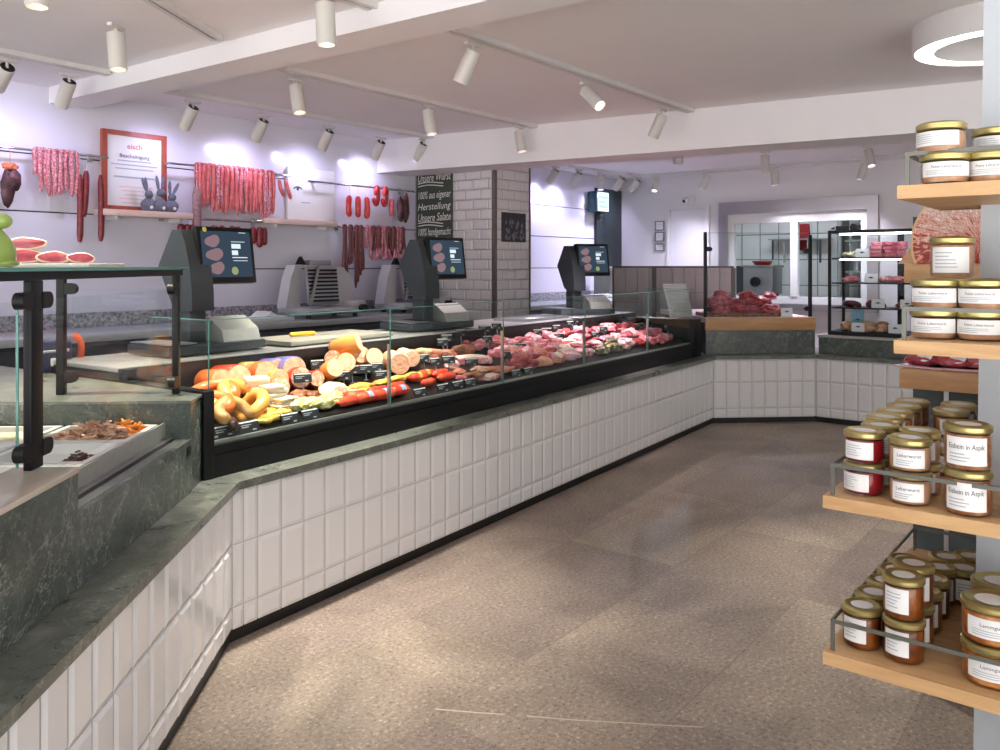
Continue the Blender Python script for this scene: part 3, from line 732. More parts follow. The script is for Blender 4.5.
def strand_mesh(L, r, gap, seed, taper=1):
    """two strands of one sausage length hung over the rod, with rounded ends"""
    k = (L, r, gap, seed)
    if k in _sm: return _sm[k]
    rn = random.Random(seed); g = G()
    l2 = L*(.86+.14*rn.random())
    pts = []; rr = []
    n = 9
    for i in range(n+1):
        f = i/n; pts.append((-gap/2+.006*math.sin(f*4+seed), -.004-.008*f, -L+f*(L-gap/2))); rr.append(r*(.45 if i == 0 else 1))
    for i in range(1, 6):
        a = PI-PI*i/6; pts.append((gap/2*math.cos(a), 0, gap/2*math.sin(a)-.002)); rr.append(r*.95)
    for i in range(n+1):
        f = i/n; pts.append((gap/2+.006*math.sin(f*5+seed*2), -.006*f, -f*l2)); rr.append(r*(.45 if i == n else 1))
    g.tube(pts, rr, 8); _sm[k] = g.mesh('strand', 60); return _sm[k]
def stick_mesh(L, r, seed, tie=True):
    k = ('s', L, r, seed)
    if k in _sm: return _sm[k]
    g = G(); n = 10; b = .012*math.sin(seed*2.1) if L < .3 else .004
    pts = [(b*math.sin(i/n*PI), 0, -.05-L*i/n) for i in range(n+1)]
    rr = [r*.55, r*.95]+[r]*(n-3)+[r*.97, r*.6]
    g.tube(pts, rr, 12)
    g.mi = 1; g.tube([(0, 0, .008), (0, 0, -.052)], .002, 6); g.ell((pts[-1][0], 0, -.056-L), (r*.28, r*.28, .012), sub=1)
    _sm[k] = g.mesh('stick', 60); return _sm[k]
def hang(u, z, me, mats, name, label, cat, group, dy=0, rz=0):
    x = wl_xz(u, 180, RODW)[0]
    o = obj(name, me, mats, None, FWALL.M @ T(x, -RODW+dy, z, rz)); tag(o, label, cat, group); return o
# --- first rod
px_m = 5.75/FOC
for i, (u, L) in enumerate([(37, .17), (42.5, .28), (50.5, .31), (57, .30), (63, .29), (68, .27), (74, .30)]):
    hang(u, 2.29, strand_mesh(L, .0145, .035, i % 3), M_CABA, 'hanging_sausage', 'pale mottled sausage pair on the rod at far left, %s from the left' % nth(i), 'sausage', 'pale sausages on the left rod', rz=.1*(i % 3-1))
for u, L, dz_, lab in ((79, .48, -.09, 'long dark red salami right beside the pale mottled sausages'), (86, .33, -.06, 'shorter leaning dark red salami with string, second beside the pale sausages'), (100, .48, -.08, 'long dark red salami hanging alone before the framed sign')):
    o = hang(u, 2.29, stick_mesh(L, .022, int(u)), [M_SALAMI, M_STRING], 'salami', lab, 'salami', 'dark salamis left of the sign', -.012)
    o.matrix_basis = o.matrix_basis @ Matrix.Translation((0, 0, dz_)) @ Matrix.Rotation(.06 if u == 86 else 0, 4, 'Y')
    e = obj('cord', G().cyl((0, 0, .0), (0, 0, -dz_+.008), .0015, n=6), M_STRING, o)
t = thing('hanging_bacon', 'dark smoked bacon piece with orange tie hanging above the green rabbit', 'bacon', FWALL.M @ T(wl_xz(10, 180, RODW)[0], -RODW, 2.29))
obj('meat', G().ell((-.015, 0, -.27), (.045, .028, .13), .2, 3, 2).ell((.02, -.01, -.22), (.045, .028, .075), .2, 3, 5), M_SMOKED, t)
obj('tie', G().ell((0, 0, -.125), (.05, .03, .025), .4, 5, 3).cyl((0, 0, .0), (0, 0, -.11), .002, n=6), M_ORTIE, t)
# --- second rod, packed
us = [198, 201.5, 205, 210, 214.5, 219, 223.5, 228, 233, 238, 243, 248, 252, 257, 262, 267, 271]
Ls = [.33, .36, .27, .30, .36, .35, .36, .38, .34, .38, .36, .33, .36, .34, .38, .41, .36]
for i, (u, L) in enumerate(zip(us, Ls)):
    hang(u, 2.30, strand_mesh(L, .0165, .04, i % 4), M_RED_S if i % 5 else M_CABA, 'hanging_sausage', 'coral red sausage pair on the packed rod right of the sign, %s from the left' % nth(i), 'sausage', 'coral sausages on the packed rod', -.004*(i % 2), .12*((i % 3)-1))
o = hang(195, 2.30, stick_mesh(.52, .034, 3), [M_GREYSAL, M_STRING], 'salami', 'thick greyish salami hanging at left end of the packed rod', 'salami', None, -.02)
o.matrix_basis = o.matrix_basis @ Matrix.Translation((0, 0, -.12)); obj('cord', G().box(-.012, -.010, -.002, .002, -.05, .135).box(.010, .012, -.002, .002, -.05, .135).box(-.012, .012, -.002, .002, -.052, -.048), M_BLACK, o)
for i, (u, L) in enumerate(((277, .15), (283, .17))):
    o = hang(u, 2.30, stick_mesh(L, .017, i+8), [M_RED_S, M_STRING], 'hanging_sausage', ['short coral sausage tilted on the packed rod, right end', 'outermost short coral sausage at the right end of packed rod'][i], 'sausage', 'short sausages at the rod end', -.01)
    o.matrix_basis = o.matrix_basis @ Matrix.Rotation(-.35, 4, 'Y')
# lower rod behind the screen
for i, (u, L) in enumerate([(182, .09), (187, .10), (191, .09), (215, .11), (222, .12), (231, .10), (237, .11), (253, .14), (259, .17), (264, .15)]):
    hang(u, 1.88, stick_mesh(L, .027, i % 4+11), [M_SALAMI, M_STRING], 'salami', 'dark red salami on the lower rod behind the first till, %s from the left' % nth(i), 'salami', 'dark salamis on the lower rod', -.008*(i % 3))
# third rod
for i, (u, L, m, lab) in enumerate([(349.5, .20, M_BRIGHT, 'short thick bright red sausage, first left on the rod near blackboard'), (358, .20, M_BRIGHT, 'short thick bright red sausage, second on the rod near blackboard'),
                     (366.5, .21, M_BRIGHT, 'short thick bright red sausage, third on the rod near blackboard'), (392, .17, M_RED_S, 'short pinkish sausage between the rings and the dark ham')]):
    o = hang(u, 2.27, stick_mesh(L, .028, i+20), [m, M_STRING], 'hanging_sausage', lab, 'sausage', 'short sausages on the rod near the blackboard', 0)
    o.matrix_basis = o.matrix_basis @ Matrix.Translation((0, 0, -.05)); obj('cord', G().cyl((0, 0, 0), (0, 0, .06), .0015, n=6), M_STRING, o)
for i, u in enumerate((376, 384.5)):
    g = G(); pts = []
    for k in range(25):
        a = -PI*.5+2*PI*k/24*.96+PI; pts.append((.046*math.sin(a+PI), -.012*math.sin(a*.5), -.085+.085*math.cos(a+PI)))
    g.tube(pts, [.012]+[.021]*23+[.012], 10)
    hang(u, 2.275, g.mesh('ring', 60), M_BRIGHT, 'ring_sausage', ['red and white ring sausage on the rod, left one', 'red and white ring sausage on the rod, right one'][i], 'sausage', 'ring sausages near the blackboard', 0, .5)
o = hang(403, 2.27, G().ell((-.03, 0, -.19), (.05, .03, .13), .3, 3, 4).ell((.035, 0, -.17), (.05, .032, .15), .3, 3, 9).cyl((0, 0, .0), (0, 0, -.08), .002, n=6), M_SMOKED, 'smoked_ham', 'dark smoked ham piece hanging beside the blackboard', 'ham', None)
# fourth rod
for i, (u, L) in enumerate([(344.5, .50), (350.5, .36), (356.5, .58), (361, .46)]):
    hang(u, 1.87, strand_mesh(L, .016, .032, i+5), M_BROWNS, 'hanging_sausage', 'long thin brown dried sausage on the lower rod near blackboard, %s from the left' % nth(i), 'sausage', 'long brown dried sausages', 0)
for i, (u, L) in enumerate([(368, .2), (373, .24), (378, .22), (383, .27), (388, .25), (393, .28), (398, .24), (402, .25)]):
    hang(u, 1.87, strand_mesh(L, .0165, .04, i % 4+2), M_BROWNS if i % 3 else M_CABA, 'hanging_sausage', 'curled pinkish brown sausage pair on the lower rod, %s after the long brown ones' % nth(i), 'sausage', 'curled sausages on the lower rod', -.004*(i % 3), .2*(i % 3-1))
for i in range(4):
    u = 371+i*9; g = G()
    g.tube([(.05*math.cos(PI+PI*k/12), -.04-.01*math.sin(k), -.20-.10*math.sin(PI*k/12)) for k in range(13)], [.009]+[.0165]*11+[.009], 8)
    hang(u, 1.87, g.mesh('curl', 60), M_CABA, 'curved_sausage', 'curved pinkish sausage draped over the lower rod bunch, %s from the left' % nth(i), 'sausage', 'curved sausages on the lower rod')
# --- shelves, framed sign, felt rabbits
def wall_shelf(u0, u1, v, label, depth=.17):
    xa, z = wl_xz(u0, v, depth); xb = wl_xz(u1, v, depth)[0]
    t = thing('wall_shelf', label, 'shelf', FWALL.M @ Matrix.Translation(((xa+xb)/2, -depth/2-.006, z)))
    L = (xb-xa)/2
    obj('board', G().box(-L, L, -depth/2, depth/2, -.045, 0, bev=.003), M_PINKWOOD, t)
    for s_ in (-L*.7, L*.7): obj('bracket', G().box(s_-.01, s_+.01, -depth*.3, depth/2, -.075, -.0455), M_WHITE, t)
    return (xa+xb)/2, z
sx, sz = wall_shelf(104, 193, 208.5, 'pale wooden wall shelf under the red framed sign')
sx2, sz2 = wall_shelf(267, 337, 218, 'pale wooden wall shelf under the white rounded sign')
fa, _ = wl_xz(101.5, 165, .03); fb, _ = wl_xz(165.5, 165, .03)
zt = (wl_xz(101.5, 128, .03)[1]+wl_xz(165.5, 137, .03)[1])/2; zb = sz+.001
FWd, FH = fb-fa, zt-zb
t = thing('framed_sign', 'large white printed sign in a red wooden frame on the wall shelf', 'framed sign', FWALL.M @ Matrix.Translation(((fa+fb)/2, -.03, zb)))
M_REDF = wood_mat('red_stained_frame', (150, 62, 44), (178, 86, 62), 2)
h = FWd/2
obj('frame', G().box(-h, -h+.035, -.02, .022, 0, FH).box(h-.035, h, -.02, .022, 0, FH).box(-h+.035, h-.035, -.02, .022, FH-.035, FH).box(-h+.035, h-.035, -.02, .022, 0, .035), M_REDF, t)
pp = obj('print', G().box(-h+.035, h-.035, 0, .01, .035, FH-.035), M_PAPER, t)
def letters(body, size, x, y, z, mats, par, name='lettering', shear=0, M=None, align='CENTER'):
    V, F = text_geo(body, size, shear, align); g = G(); g.add(V, F, Matrix.Translation((x, y, z)) @ UP)
    return obj(name, g.mesh(name, 0), mats, par, M)
M_REDINK = plain('red_ink', (196, 84, 76), .6)
letters('eisch', .06, 0, -.003, FH-.11, M_REDINK, pp)
letters('Bescheinigung', .042, 0, -.003, FH-.185, M_INK, pp)
g = G()
for k, (z, wd_) in enumerate([(FH-.225, .26), (FH-.255, .36), (FH-.285, .30)]): g.box(-wd_/2, wd_/2, -.003, -.001, z, z+.008)
obj('fine_print', g, M_INKL, pp)
letters('Florian Baumann', .04, 0, -.003, FH-.345, M_INKL, pp, shear=.2) if False else obj('fine_print', G().box(-.16, .16, -.003, -.001, FH-.35, FH-.338), M_INKL, pp)
g = G()
for k in range(7): g.box(-.12+.02*(k % 3), .14-.025*(k % 2), -.003, -.001, FH-.42-.03*k, FH-.413-.03*k)
obj('fine_print', g, plain('pale_rose_print', (226, 186, 186), .7), pp)
M_FELT = mottled('grey_felt', [(.3, (88, 90, 104)), (.7, (122, 124, 138))], 40, 4, .9)
for i, (u, s_, ear) in enumerate([(147.5, .0, (-.5, -.15)), (159.5, .02, (-.25, .25)), (170.5, -.01, (0, .7))]):
    x = wl_xz(u, 200, .1)[0]
    t = thing('felt_rabbit', 'grey felt rabbit with upright ears on the wall shelf, %s from the left' % nth(i), 'rabbit figure', FWALL.M @ Matrix.Translation((x, -.11, sz+.001)), 'felt rabbits on the shelf')
    obj('body', G().ell((0, 0, .048), (.058, .03, .056), .08, 3, i), M_FELT, t)
    obj('head', G().ell((.004, -.006, .128+s_), (.032, .024, .032), .05, 3, i), M_FELT, t)
    for a in ear:
        g = G(); g.ell((0, 0, .055), (.014, .008, .058)); obj('ear', g, M_FELT, t, T(.012*(1 if a > 0 else -1), 0, .148+s_, 0, 0, a*.7))
    obj('tail', G().ell((.01, -.034, .03), (.013, .01, .013)), M_WHITE, t)
# white rounded sign above the second shelf
xa, _ = wl_xz(287, 200, .03); xb, _ = wl_xz(334, 200, .03)
zt2 = wl_xz(310, 169, .03)[1]
t = thing('wall_sign', 'large plain white sign with a small green arch mark above the shelf', 'sign', FWALL.M @ Matrix.Translation(((xa+xb)/2, -.03, sz2+.001)))
h = (xb-xa)/2; H2 = zt2-sz2
obj('board', G().box(-h, h, -.01, .022, 0, H2, bev=.006), M_WHITE_GL, t)
g = G()
def arch(g, cx, cz, R, y, th=.012):
    for k in range(10):
        a0 = PI*(.12+.76*k/10); a1 = PI*(.12+.76*(k+1)/10)
        g.quad((cx+R*math.cos(a0), y, cz+R*math.sin(a0)*.7), (cx+R*math.cos(a1), y, cz+R*math.sin(a1)*.7), (cx+(R-th)*math.cos(a1), y, cz+(R-th*1.6)*math.sin(a1)*.7), (cx+(R-th)*math.cos(a0), y, cz+(R-th*1.6)*math.sin(a0)*.7))
    g.disc((cx, y, cz+R*.25), R*.28, (0, -1, 0), 12)
arch(g, -.16, H2-.21, .055, -.0115)
obj('emblem', g, plain('dark_green_ink', (52, 96, 78), .6), t)
g = G(); g.box(-h+.03, h-.03, -.0115, -.0105, H2-.13, H2-.127); g.box(.06, h-.05, -.0115, -.0105, H2-.12, H2-.112); g.box(-.12, -.02, -.0115, -.0105, H2-.32, H2-.312)
obj('fine_print', g, M_INKL, t)
# blackboard on the tiled pillar side
PS = Frame(*(FWALL.p(.0, -1.083).xy), FWALL.ang-PI/2)   # x runs from the near corner back to the wall... mirrored below
def pil(u, v, y=0):
    """point on the pillar side that faces left: distance from the near corner and height"""
    a = (u-500)/FOC; c = FWALL.p(-.012, -1.083); e = N_W
    k = (a*c.y-c.x)/(e.x-a*e.y); P = c+v3(e)*k
    return k, EYE-(v-HZ)/FOC*P.y
k1, zt_ = pil(453, 170); k0, _ = pil(417, 170); _, zb_ = pil(435, 239)
MP = Matrix.Translation(FWALL.p(-.012, -1.083)) @ Matrix.Rotation(FWALL.ang-PI/2, 4, 'Z')   # local x: towards the room; local y: into the pillar
bw = k0-k1; zt_ += .1
t = thing('blackboard', 'tall green blackboard with white handwriting on the tiled pillar', 'blackboard', MP @ Matrix.Translation((-(k0+k1)/2, -.002, zb_)))
M_CHALKB = plain('green_chalkboard', (58, 66, 56), .6, var=.15, scale=3)
bh = zt_-zb_
obj('board', G().box(-bw/2, bw/2, -.012, 0, 0, bh, bev=.003), M_CHALKB, t)
M_CHALK = plain('white_chalk', (238, 238, 232), .8)
for body, v, sz_ in (('Unsere Wurst', 178, .125), ('100% aus eigener', 195.5, .115), ('Herstellung', 207, .105), ('Unsere Salate', 218, .125), ('100% handgemacht', 232.5, .115)):
    z = pil(435, v)[1]-zb_
    V, F = text_geo(body, sz_, .25, 'LEFT'); wmax = max(p.x for p in V); sc = min(1, (bw*.93)/wmax)
    g = G(); g.add([(p.x*sc, p.y*.95, 0) for p in V], F, Matrix.Translation((-bw*.46, -.0135, z)) @ Matrix.Rotation(-.02, 4, 'Y') @ UP)
    obj('chalk_writing', g.mesh('w', 0), M_CHALK, t)
for v in (183, 223):
    z = pil(435, v)[1]-zb_
    g = G()
    for k in range(2): g.tube([(-bw*.44+bw*.7*i/8, -.0135, z-.03*k+.012*math.sin(i*.5)) for i in range(9)], .005, 5)
    obj('chalk_underline', g, M_CHALK, t)
# dark picture on the pillar front
kx0 = FWALL.hit(501.5, -1.09)[0]; kx1 = FWALL.hit(525, -1.09)[0]
zt3 = FWALL.xz(513, 213, -1.09)[1]; zb3 = FWALL.xz(513, 242, -1.09)[1]
t = thing('dark_poster', 'dark square poster with grey picture on the tiled pillar front', 'poster', FWALL.M @ Matrix.Translation(((kx0+kx1)/2, -1.088, zb3)))
h = (kx1-kx0)/2
obj('board', G().box(-h, h, -.012, 0, 0, zt3-zb3), plain('near_black_print', (34, 33, 40), .4), t)
rn = random.Random(4); g = G()
for k in range(46):
    x = rn.uniform(-h*.75, h*.8); z = (zt3-zb3)*(.08+.62*rn.random()**1.3); r = .008+.02*rn.random()
    g.add([(x-r, -.0128, z), (x, -.0128, z-r), (x+r*.6, -.0128, z), (x, -.0128, z+r*1.6)], [(0, 1, 2, 3)])
obj('picture', g.mesh('p', 0), plain('grey_print', (120, 118, 126), .5), t)
obj('label_strip', G().box(-h+.0, -h+.09, -.012, -.002, zt3-zb3+.006, zt3-zb3+.02), M_PAPER, t)
# ================================================================== FOOD IN THE DISPLAY CASE
M_BOLO = mottled('pale_bologna_face', [(.35, (224, 168, 132)), (.5, (238, 190, 152)), (.66, (246, 210, 178))], 34, 4, .45, bmp=0)
M_LIVER = mottled('coarse_cut_face', [(.35, (198, 132, 104)), (.5, (226, 172, 140)), (.62, (244, 214, 186))], 60, 3, .45, bmp=0)
M_SK_RED = plain('red_casing', (206, 62, 40), .28, var=.12, scale=14, coat=.3)
M_SK_ORG = plain('orange_casing', (226, 112, 48), .32, var=.15, scale=14, coat=.3)
M_SK_YEL = plain('golden_casing', (234, 164, 78), .35, var=.12, scale=14, coat=.25)
M_SK_TAN = mottled('mottled_tan_casing', [(.3, (156, 104, 56)), (.5, (190, 136, 78)), (.7, (214, 168, 108))], 26, 5, .4, bmp=.001)
M_SK_DRK = mottled('dark_brown_casing', [(.3, (56, 36, 36)), (.6, (84, 56, 52)), (.8, (116, 84, 76))], 18, 4, .35, bmp=.001)
M_SK_BLUE = plain('lilac_blue_casing', (128, 122, 190), .3, var=.15, coat=.3)
M_SK_GRN = plain('green_yellow_casing', (196, 186, 92), .32, var=.12, coat=.3)
M_CREAM = mottled('cream_layers', [(.3, (226, 204, 168)), (.5, (244, 230, 204)), (.7, (250, 240, 222))], 8, 4, .5, bmp=.003, stretch=(1, 1, 9))
M_YELL = mottled('yellow_slices', [(.3, (222, 156, 52)), (.5, (242, 190, 82)), (.7, (250, 212, 124))], 9, 4, .4, bmp=.002)
M_MIXV = mottled('vegetable_aspic', [(.3, (196, 152, 70)), (.42, (214, 204, 110)), (.52, (236, 226, 170)), (.62, (170, 176, 90)), (.74, (232, 160, 90))], 22, 4, .25, bmp=.002, coat=.4)
M_CHUB = mottled('red_orange_chub', [(.3, (206, 44, 32)), (.55, (226, 78, 48)), (.75, (238, 128, 84))], 10, 4, .22, bmp=.0008, coat=.4)
M_PORK = mottled('pink_pork', [(.3, (190, 78, 92)), (.5, (222, 122, 132)), (.68, (242, 178, 182))], 11, 6, .38, .4, .004, .1, (1, 2.2, 1))
M_PORKF = mottled('fatty_pink_pork', [(.3, (200, 86, 98)), (.45, (230, 140, 148)), (.57, (248, 208, 208)), (.72, (248, 226, 222))], 9, 6, .4, .7, .004, .1, (1, 2, 1))
M_BEEF = mottled('red_beef', [(.3, (120, 26, 34)), (.52, (164, 50, 54)), (.66, (196, 88, 86)), (.78, (232, 178, 170))], 10, 6, .35, .5, .004, .1, (1, 2, 1))
M_ROAST = mottled('brown_roast', [(.3, (96, 52, 34)), (.52, (152, 94, 62)), (.72, (196, 146, 104))], 12, 6, .45, .3, .005)
M_FAT = mottled('creamy_fat', [(.3, (228, 206, 178)), (.6, (244, 228, 208)), (.8, (250, 238, 226))], 14, 4, .4, bmp=.002)
M_HAMRED = mottled('dark_red_ham', [(.3, (124, 34, 46)), (.48, (168, 62, 74)), (.6, (206, 116, 122)), (.74, (238, 190, 190))], 9, 6, .4, .5, .004)
M_SALMON = mottled('salmon_pink_cut', [(.3, (196, 106, 84)), (.55, (220, 142, 114)), (.75, (238, 184, 158))], 9, 5, .4, .4, .004)
M_OLIVE = mottled('dark_olive_mix', [(.35, (30, 34, 26)), (.48, (60, 66, 40)), (.58, (150, 140, 90)), (.7, (206, 186, 120))], 24, 3, .3, bmp=.004, coat=.3)
_fm = {}
def cached(k, fn, ang_=50):
    if k not in _fm: _fm[k] = fn().mesh(str(k[0]), ang_)
    return _fm[k]
def me_log(r, L):
    def f():
        g = G(); g.mi = 0; g.lathe([(r-.004, 0), (r, .005), (r, L-.012), (r*.8, L), (0, L+.004)], 24, Matrix.Translation((0, -L/2, r)) @ Matrix.Rotation(-PI/2, 4, 'X'))
        g.mi = 1; g.lathe([(0, -.001), (r-.004, -.0005)], 24, Matrix.Translation((0, -L/2, r)) @ Matrix.Rotation(-PI/2, 4, 'X')); return g
    return cached(('log', r, L), f)
def me_slant(r, L):
    """sausage piece lying back with its cut face turned up to the customer"""
    def f():
        M = Matrix.Translation((0, -L*.4, r+L*.33)) @ Matrix.Rotation(-1.93, 4, 'X')
        g = G(); g.lathe([(r-.003, 0), (r, .004), (r, L-.02), (r*.7, L), (0, L+.003)], 20, M)
        g.mi = 1; g.lathe([(0, -.001), (r-.003, -.0005)], 20, M); return g
    return cached(('slant', r, L), f)
def me_ring(R, r, arc, seed=0):
    def f():
        g = G(); n = 20; pts = []; rr = []
        for i in range(n+1):
            a = -arc/2+arc*i/n+PI/2
            pts.append((R*math.cos(a), R*math.sin(a)*.9, r+.3*r*math.sin(i*.4+seed)+.25*R*math.sin(a))); rr.append(r*(.35 if i in (0, n) else .88 if i in (1, n-1) else 1))
        g.tube(pts, rr, 12); return g
    return cached(('ring', R, r, arc, seed), f, 60)
def me_chub(L, r):
    def f():
        g = G(); M = Matrix.Translation((-L/2, 0, r)) @ Matrix.Rotation(PI/2, 4, 'Y')
        g.lathe([(0, -.014), (.006, -.012), (.005, -.004), (r*.5, .002), (r*.88, .012), (r, .028), (r, L-.028), (r*.88, L-.012), (r*.5, L-.002), (.005, L+.004), (.006, L+.012), (0, L+.014)], 16, M); return g
    return cached(('chub', L, r), f, 60)
def me_lump(sx, sy, sz_, seed, amp=.28):
    return cached(('lump', sx, sy, sz_, seed), lambda: fold_lump(sx, sy, sz_, seed, amp), 60)
def fold_lump(sx, sy, sz_, seed, amp):
    """raw meat: lobed outline, creases between the muscles, flat underside"""
    g = G(); r = bmesh.ops.create_icosphere(g.bm, subdivisions=4, radius=1); o = Vector((seed*5.17, seed*2.3, seed*.71))
    for v in r['verts']:
        p = v.co.copy(); n1 = noise.noise(p*1.3+o); n2 = abs(noise.noise(p*2.3+o*1.7)); n3 = noise.noise(p*5.5+o)
        p *= 1+amp*1.1*n1-amp*.9*max(0, .22-n2)/.22*.6+amp*.22*n3
        z = p.z*sz_
        if z < -sz_*.8: z = -sz_*.8+(z+sz_*.8)*.06
        v.co = Vector((p.x*sx, p.y*sy, z+sz_*.82))
    return g
def me_loin(sx, sy, sz_, seed):
    """long cut with a domed back of fat (second material) and flat cut ends"""
    def f():
        g = G(); n = 14; sec = []
        for i in range(n+1):
            a = PI*i/n; sec.append((sy*math.cos(a)*(1+.06*math.sin(i*2+seed)), sz_*(.25+.75*math.sin(a))*(1+.05*math.cos(i*3+seed))))
        xs = [-sx+2*sx*k/8 for k in range(9)]; rings = []
        for k, x in enumerate(xs):
            s_ = .78+.22*math.sin(PI*(k+.6)/9.2)
            rings.append([g.bm.verts.new((x+.01*math.sin(j+seed), y*s_, .0 if j in (0, n) else z*s_)) for j, (y, z) in enumerate(sec)])
        g.mi = 1
        for a, b in zip(rings, rings[1:]):
            for j in range(n):
                g.mi = 1 if 2 < j < n-3 else 0
                g.face([a[j], a[j+1], b[j+1], b[j]])
            g.mi = 0; g.face([a[n], a[0], b[0], b[n]])
        g.mi = 0; g.face(rings[0][::-1]); g.face(rings[-1]); return g
    return cached(('loin', sx, sy, sz_, seed), f, 50)
def me_slice(r, th, sq=1.0, seed=0):
    def f():
        g = G(); n = 22; lo = []
        poly = [(r*math.cos(2*PI*i/n)*(1+.06*math.sin(3*i+seed)), r*sq*math.sin(2*PI*i/n)*(1+.05*math.cos(2*i+seed))) for i in range(n)]
        g.mi = 0; g.prism(poly, 0, th); g.mi = 1
        g.prism([(x*1.035, y*1.035) for x, y in poly], th*.1, th*.9); return g
    return cached(('slice', r, th, sq, seed), f, 40)
def me_block(sx, sy, sz_, seed, n=5):
    """uneven stack of layers: crumbly terrine or folded slices"""
    def f():
        g = G(); rn = random.Random(seed)
        for k in range(n):
            z0 = sz_*k/n; dx = rn.uniform(-.012, .012); dy = rn.uniform(-.01, .01); s_ = rn.uniform(.86, 1)
            g.box(-sx*s_+dx, sx*s_+dx, -sy*s_+dy, sy*s_+dy, z0, z0+sz_/n-.0015, Matrix.Rotation(rn.uniform(-.12, .12), 4, 'Z'), bev=.003)
        return g
    return cached(('block', sx, sy, sz_, seed, n), f, 40)
def place(me, mats, u, y, name, label, cat, group=None, rz=0, dzz=0, rx=0, ry=0, x=None):
    if x is None: x = FM.hit(u, y)[0]
    o = obj(name, me, mats, None, FM.M @ T(x, y, dz(y)+dzz, rz, rx, ry))
    # keep shared meshes of different colours apart
    return tag(o, label, cat, group)
def own(me, key):
    k = ('own', me.name, key)
    if k not in _fm: _fm[k] = me.copy()
    return _fm[k]
SLX = math.atan(.22)
# ---- back row of cut boiling sausages (left third)
logs = [(214, .57, .058, M_SK_ORG, 'pinkish'), (229, .56, .066, M_SK_RED, 'pale cream'), (246, .66, .05, M_SK_GRN, 'green cased'), (259, .57, .064, M_SK_ORG, 'orange cased'),
        (268, .66, .052, M_SK_BLUE, 'blue cased'), (272, .52, .05, M_SK_YEL, 'small pale'), (287, .58, .066, M_SK_BLUE, 'pale round')]
PLACES = ['beside the left glass edge', 'with red skin, second from the left', 'behind the gap of the first two', 'with speckled face', 'peeping out at the very back',
          'tucked low in front of the blue one', 'with violet skin at the right end']
for i, (u, y, r, sk, adj) in enumerate(logs):
    place(own(me_log(r, .19), i), [sk, M_BOLO], u, y, 'cut_sausage', '%s cut bologna %s in the back row' % (adj, PLACES[i]), 'sausage', 'cut sausages in the back row', .12*math.sin(i*2)-.22, .012, -.1)
for i, (u, y, r, sk, pl_) in enumerate([(276, .40, .052, M_SK_ORG, 'under the cream slices'), (297, .47, .055, M_SK_RED, 'left of the dark price sign'), (313, .46, .042, M_SK_RED, 'right of the dark price sign')]):
    place(own(me_log(r, .12), 'b%d' % i), [sk, M_LIVER], u, y, 'cut_sausage', 'coarse cut sausage with red skin in the middle row %s' % pl_, 'sausage', 'cut sausages in the middle row', -.35, .014, -.15)
# ---- ring sausages at the left front
for i, (u, y, R, r, m, rz, dzz, lab) in enumerate([
        (214, .43, .085, .030, M_SK_ORG, -.7, .03, 'thick deep orange ring sausage at left end, upper'), (210, .31, .085, .030, M_SK_ORG, -1.1, .03, 'thick deep orange ring sausage at left end, lower'),
        (240, .38, .09, .029, M_SK_YEL, .15, .035, 'golden yellow ring sausage standing up in front of pale bologna'), (250, .29, .085, .029, M_SK_YEL, -2.0, .012, 'golden yellow ring sausage lying to the right of the tan one'),
        (222, .27, .08, .028, M_SK_YEL, -.4, .004, 'golden ring sausage half hidden under the tan one'), (234, .205, .078, .027, M_SK_TAN, .25, .035, 'mottled tan ring sausage at the very front')]):
    place(own(me_ring(R, r, 4.0, i), i), [m], u, y, 'ring_sausage', lab, 'sausage', 'ring sausages at the left end', rz, dzz, .35)
place(me_ring(.07, .022, 3.0, 9), [M_SK_DRK], 216, .195, 'ring_sausage', 'dark brown blood sausage ring in the front left corner', 'sausage', 'ring sausages at the left end', -1.2, .004)
# ---- cream terrine stacks and yellow slices
for i, (u, y, lab) in enumerate([(259, .40, 'tall crumbly cream terrine stack before the orange cased sausage'), (272, .34, 'crumbly cream terrine stack, second to the right'), (281, .30, 'low cream terrine stack at the right of the taller ones')]):
    place(own(me_block(.055, .05, [.13, .11, .06][i], i+1, 6), i), [M_CREAM], u, y, 'terrine_stack', lab, 'terrine', 'cream terrine stacks', .3*i-.5)
for i, (u, y) in enumerate([(262, .20), (271, .21), (281, .22), (268, .255)]):
    place(own(me_lump(.06, .035, .022, i+3, .3), i), [M_YELL], u, y, 'yellow_pasty', 'yellow folded slices at the front right of the tan ring, %s from the left' % nth(i), 'cold cut', 'yellow slices at the front', .4*i-.7)
for i, (u, y, sx) in enumerate([(299, .26, .07), (311, .235, .075), (324, .23, .06), (334, .25, .06)]):
    place(own(me_lump(sx, .05, .035, i+20, .22), 'v%d' % i), [M_MIXV], u, y, 'vegetable_aspic', 'mixed green and yellow vegetable aspic at the front, %s from the left' % nth(i), 'aspic', 'vegetable aspic pieces', .3*i)
for i, (u, y) in enumerate([(300, .37), (313, .335), (296, .335)]):
    place(own(me_lump(.055, .04, .028, i+30, .3), 'r%d' % i), [M_ROAST], u, y, 'roast_piece', 'brown roasted meat piece in the middle left of the case, %s one' % nth(i), 'meat', 'brown roast pieces', .5*i)
for i, (u, y, lab) in enumerate([(303, .62, 'flat red ham slab leaning at the back right of the round sausages'), (318, .60, 'flat salmon slab at the back, second from the bologna')]):
    place(own(me_block(.09, .05, .03, i+7, 2), 's%d' % i), [M_SALMON], u, y, 'ham_slab', lab, 'ham', None, .2, .0, SLX)
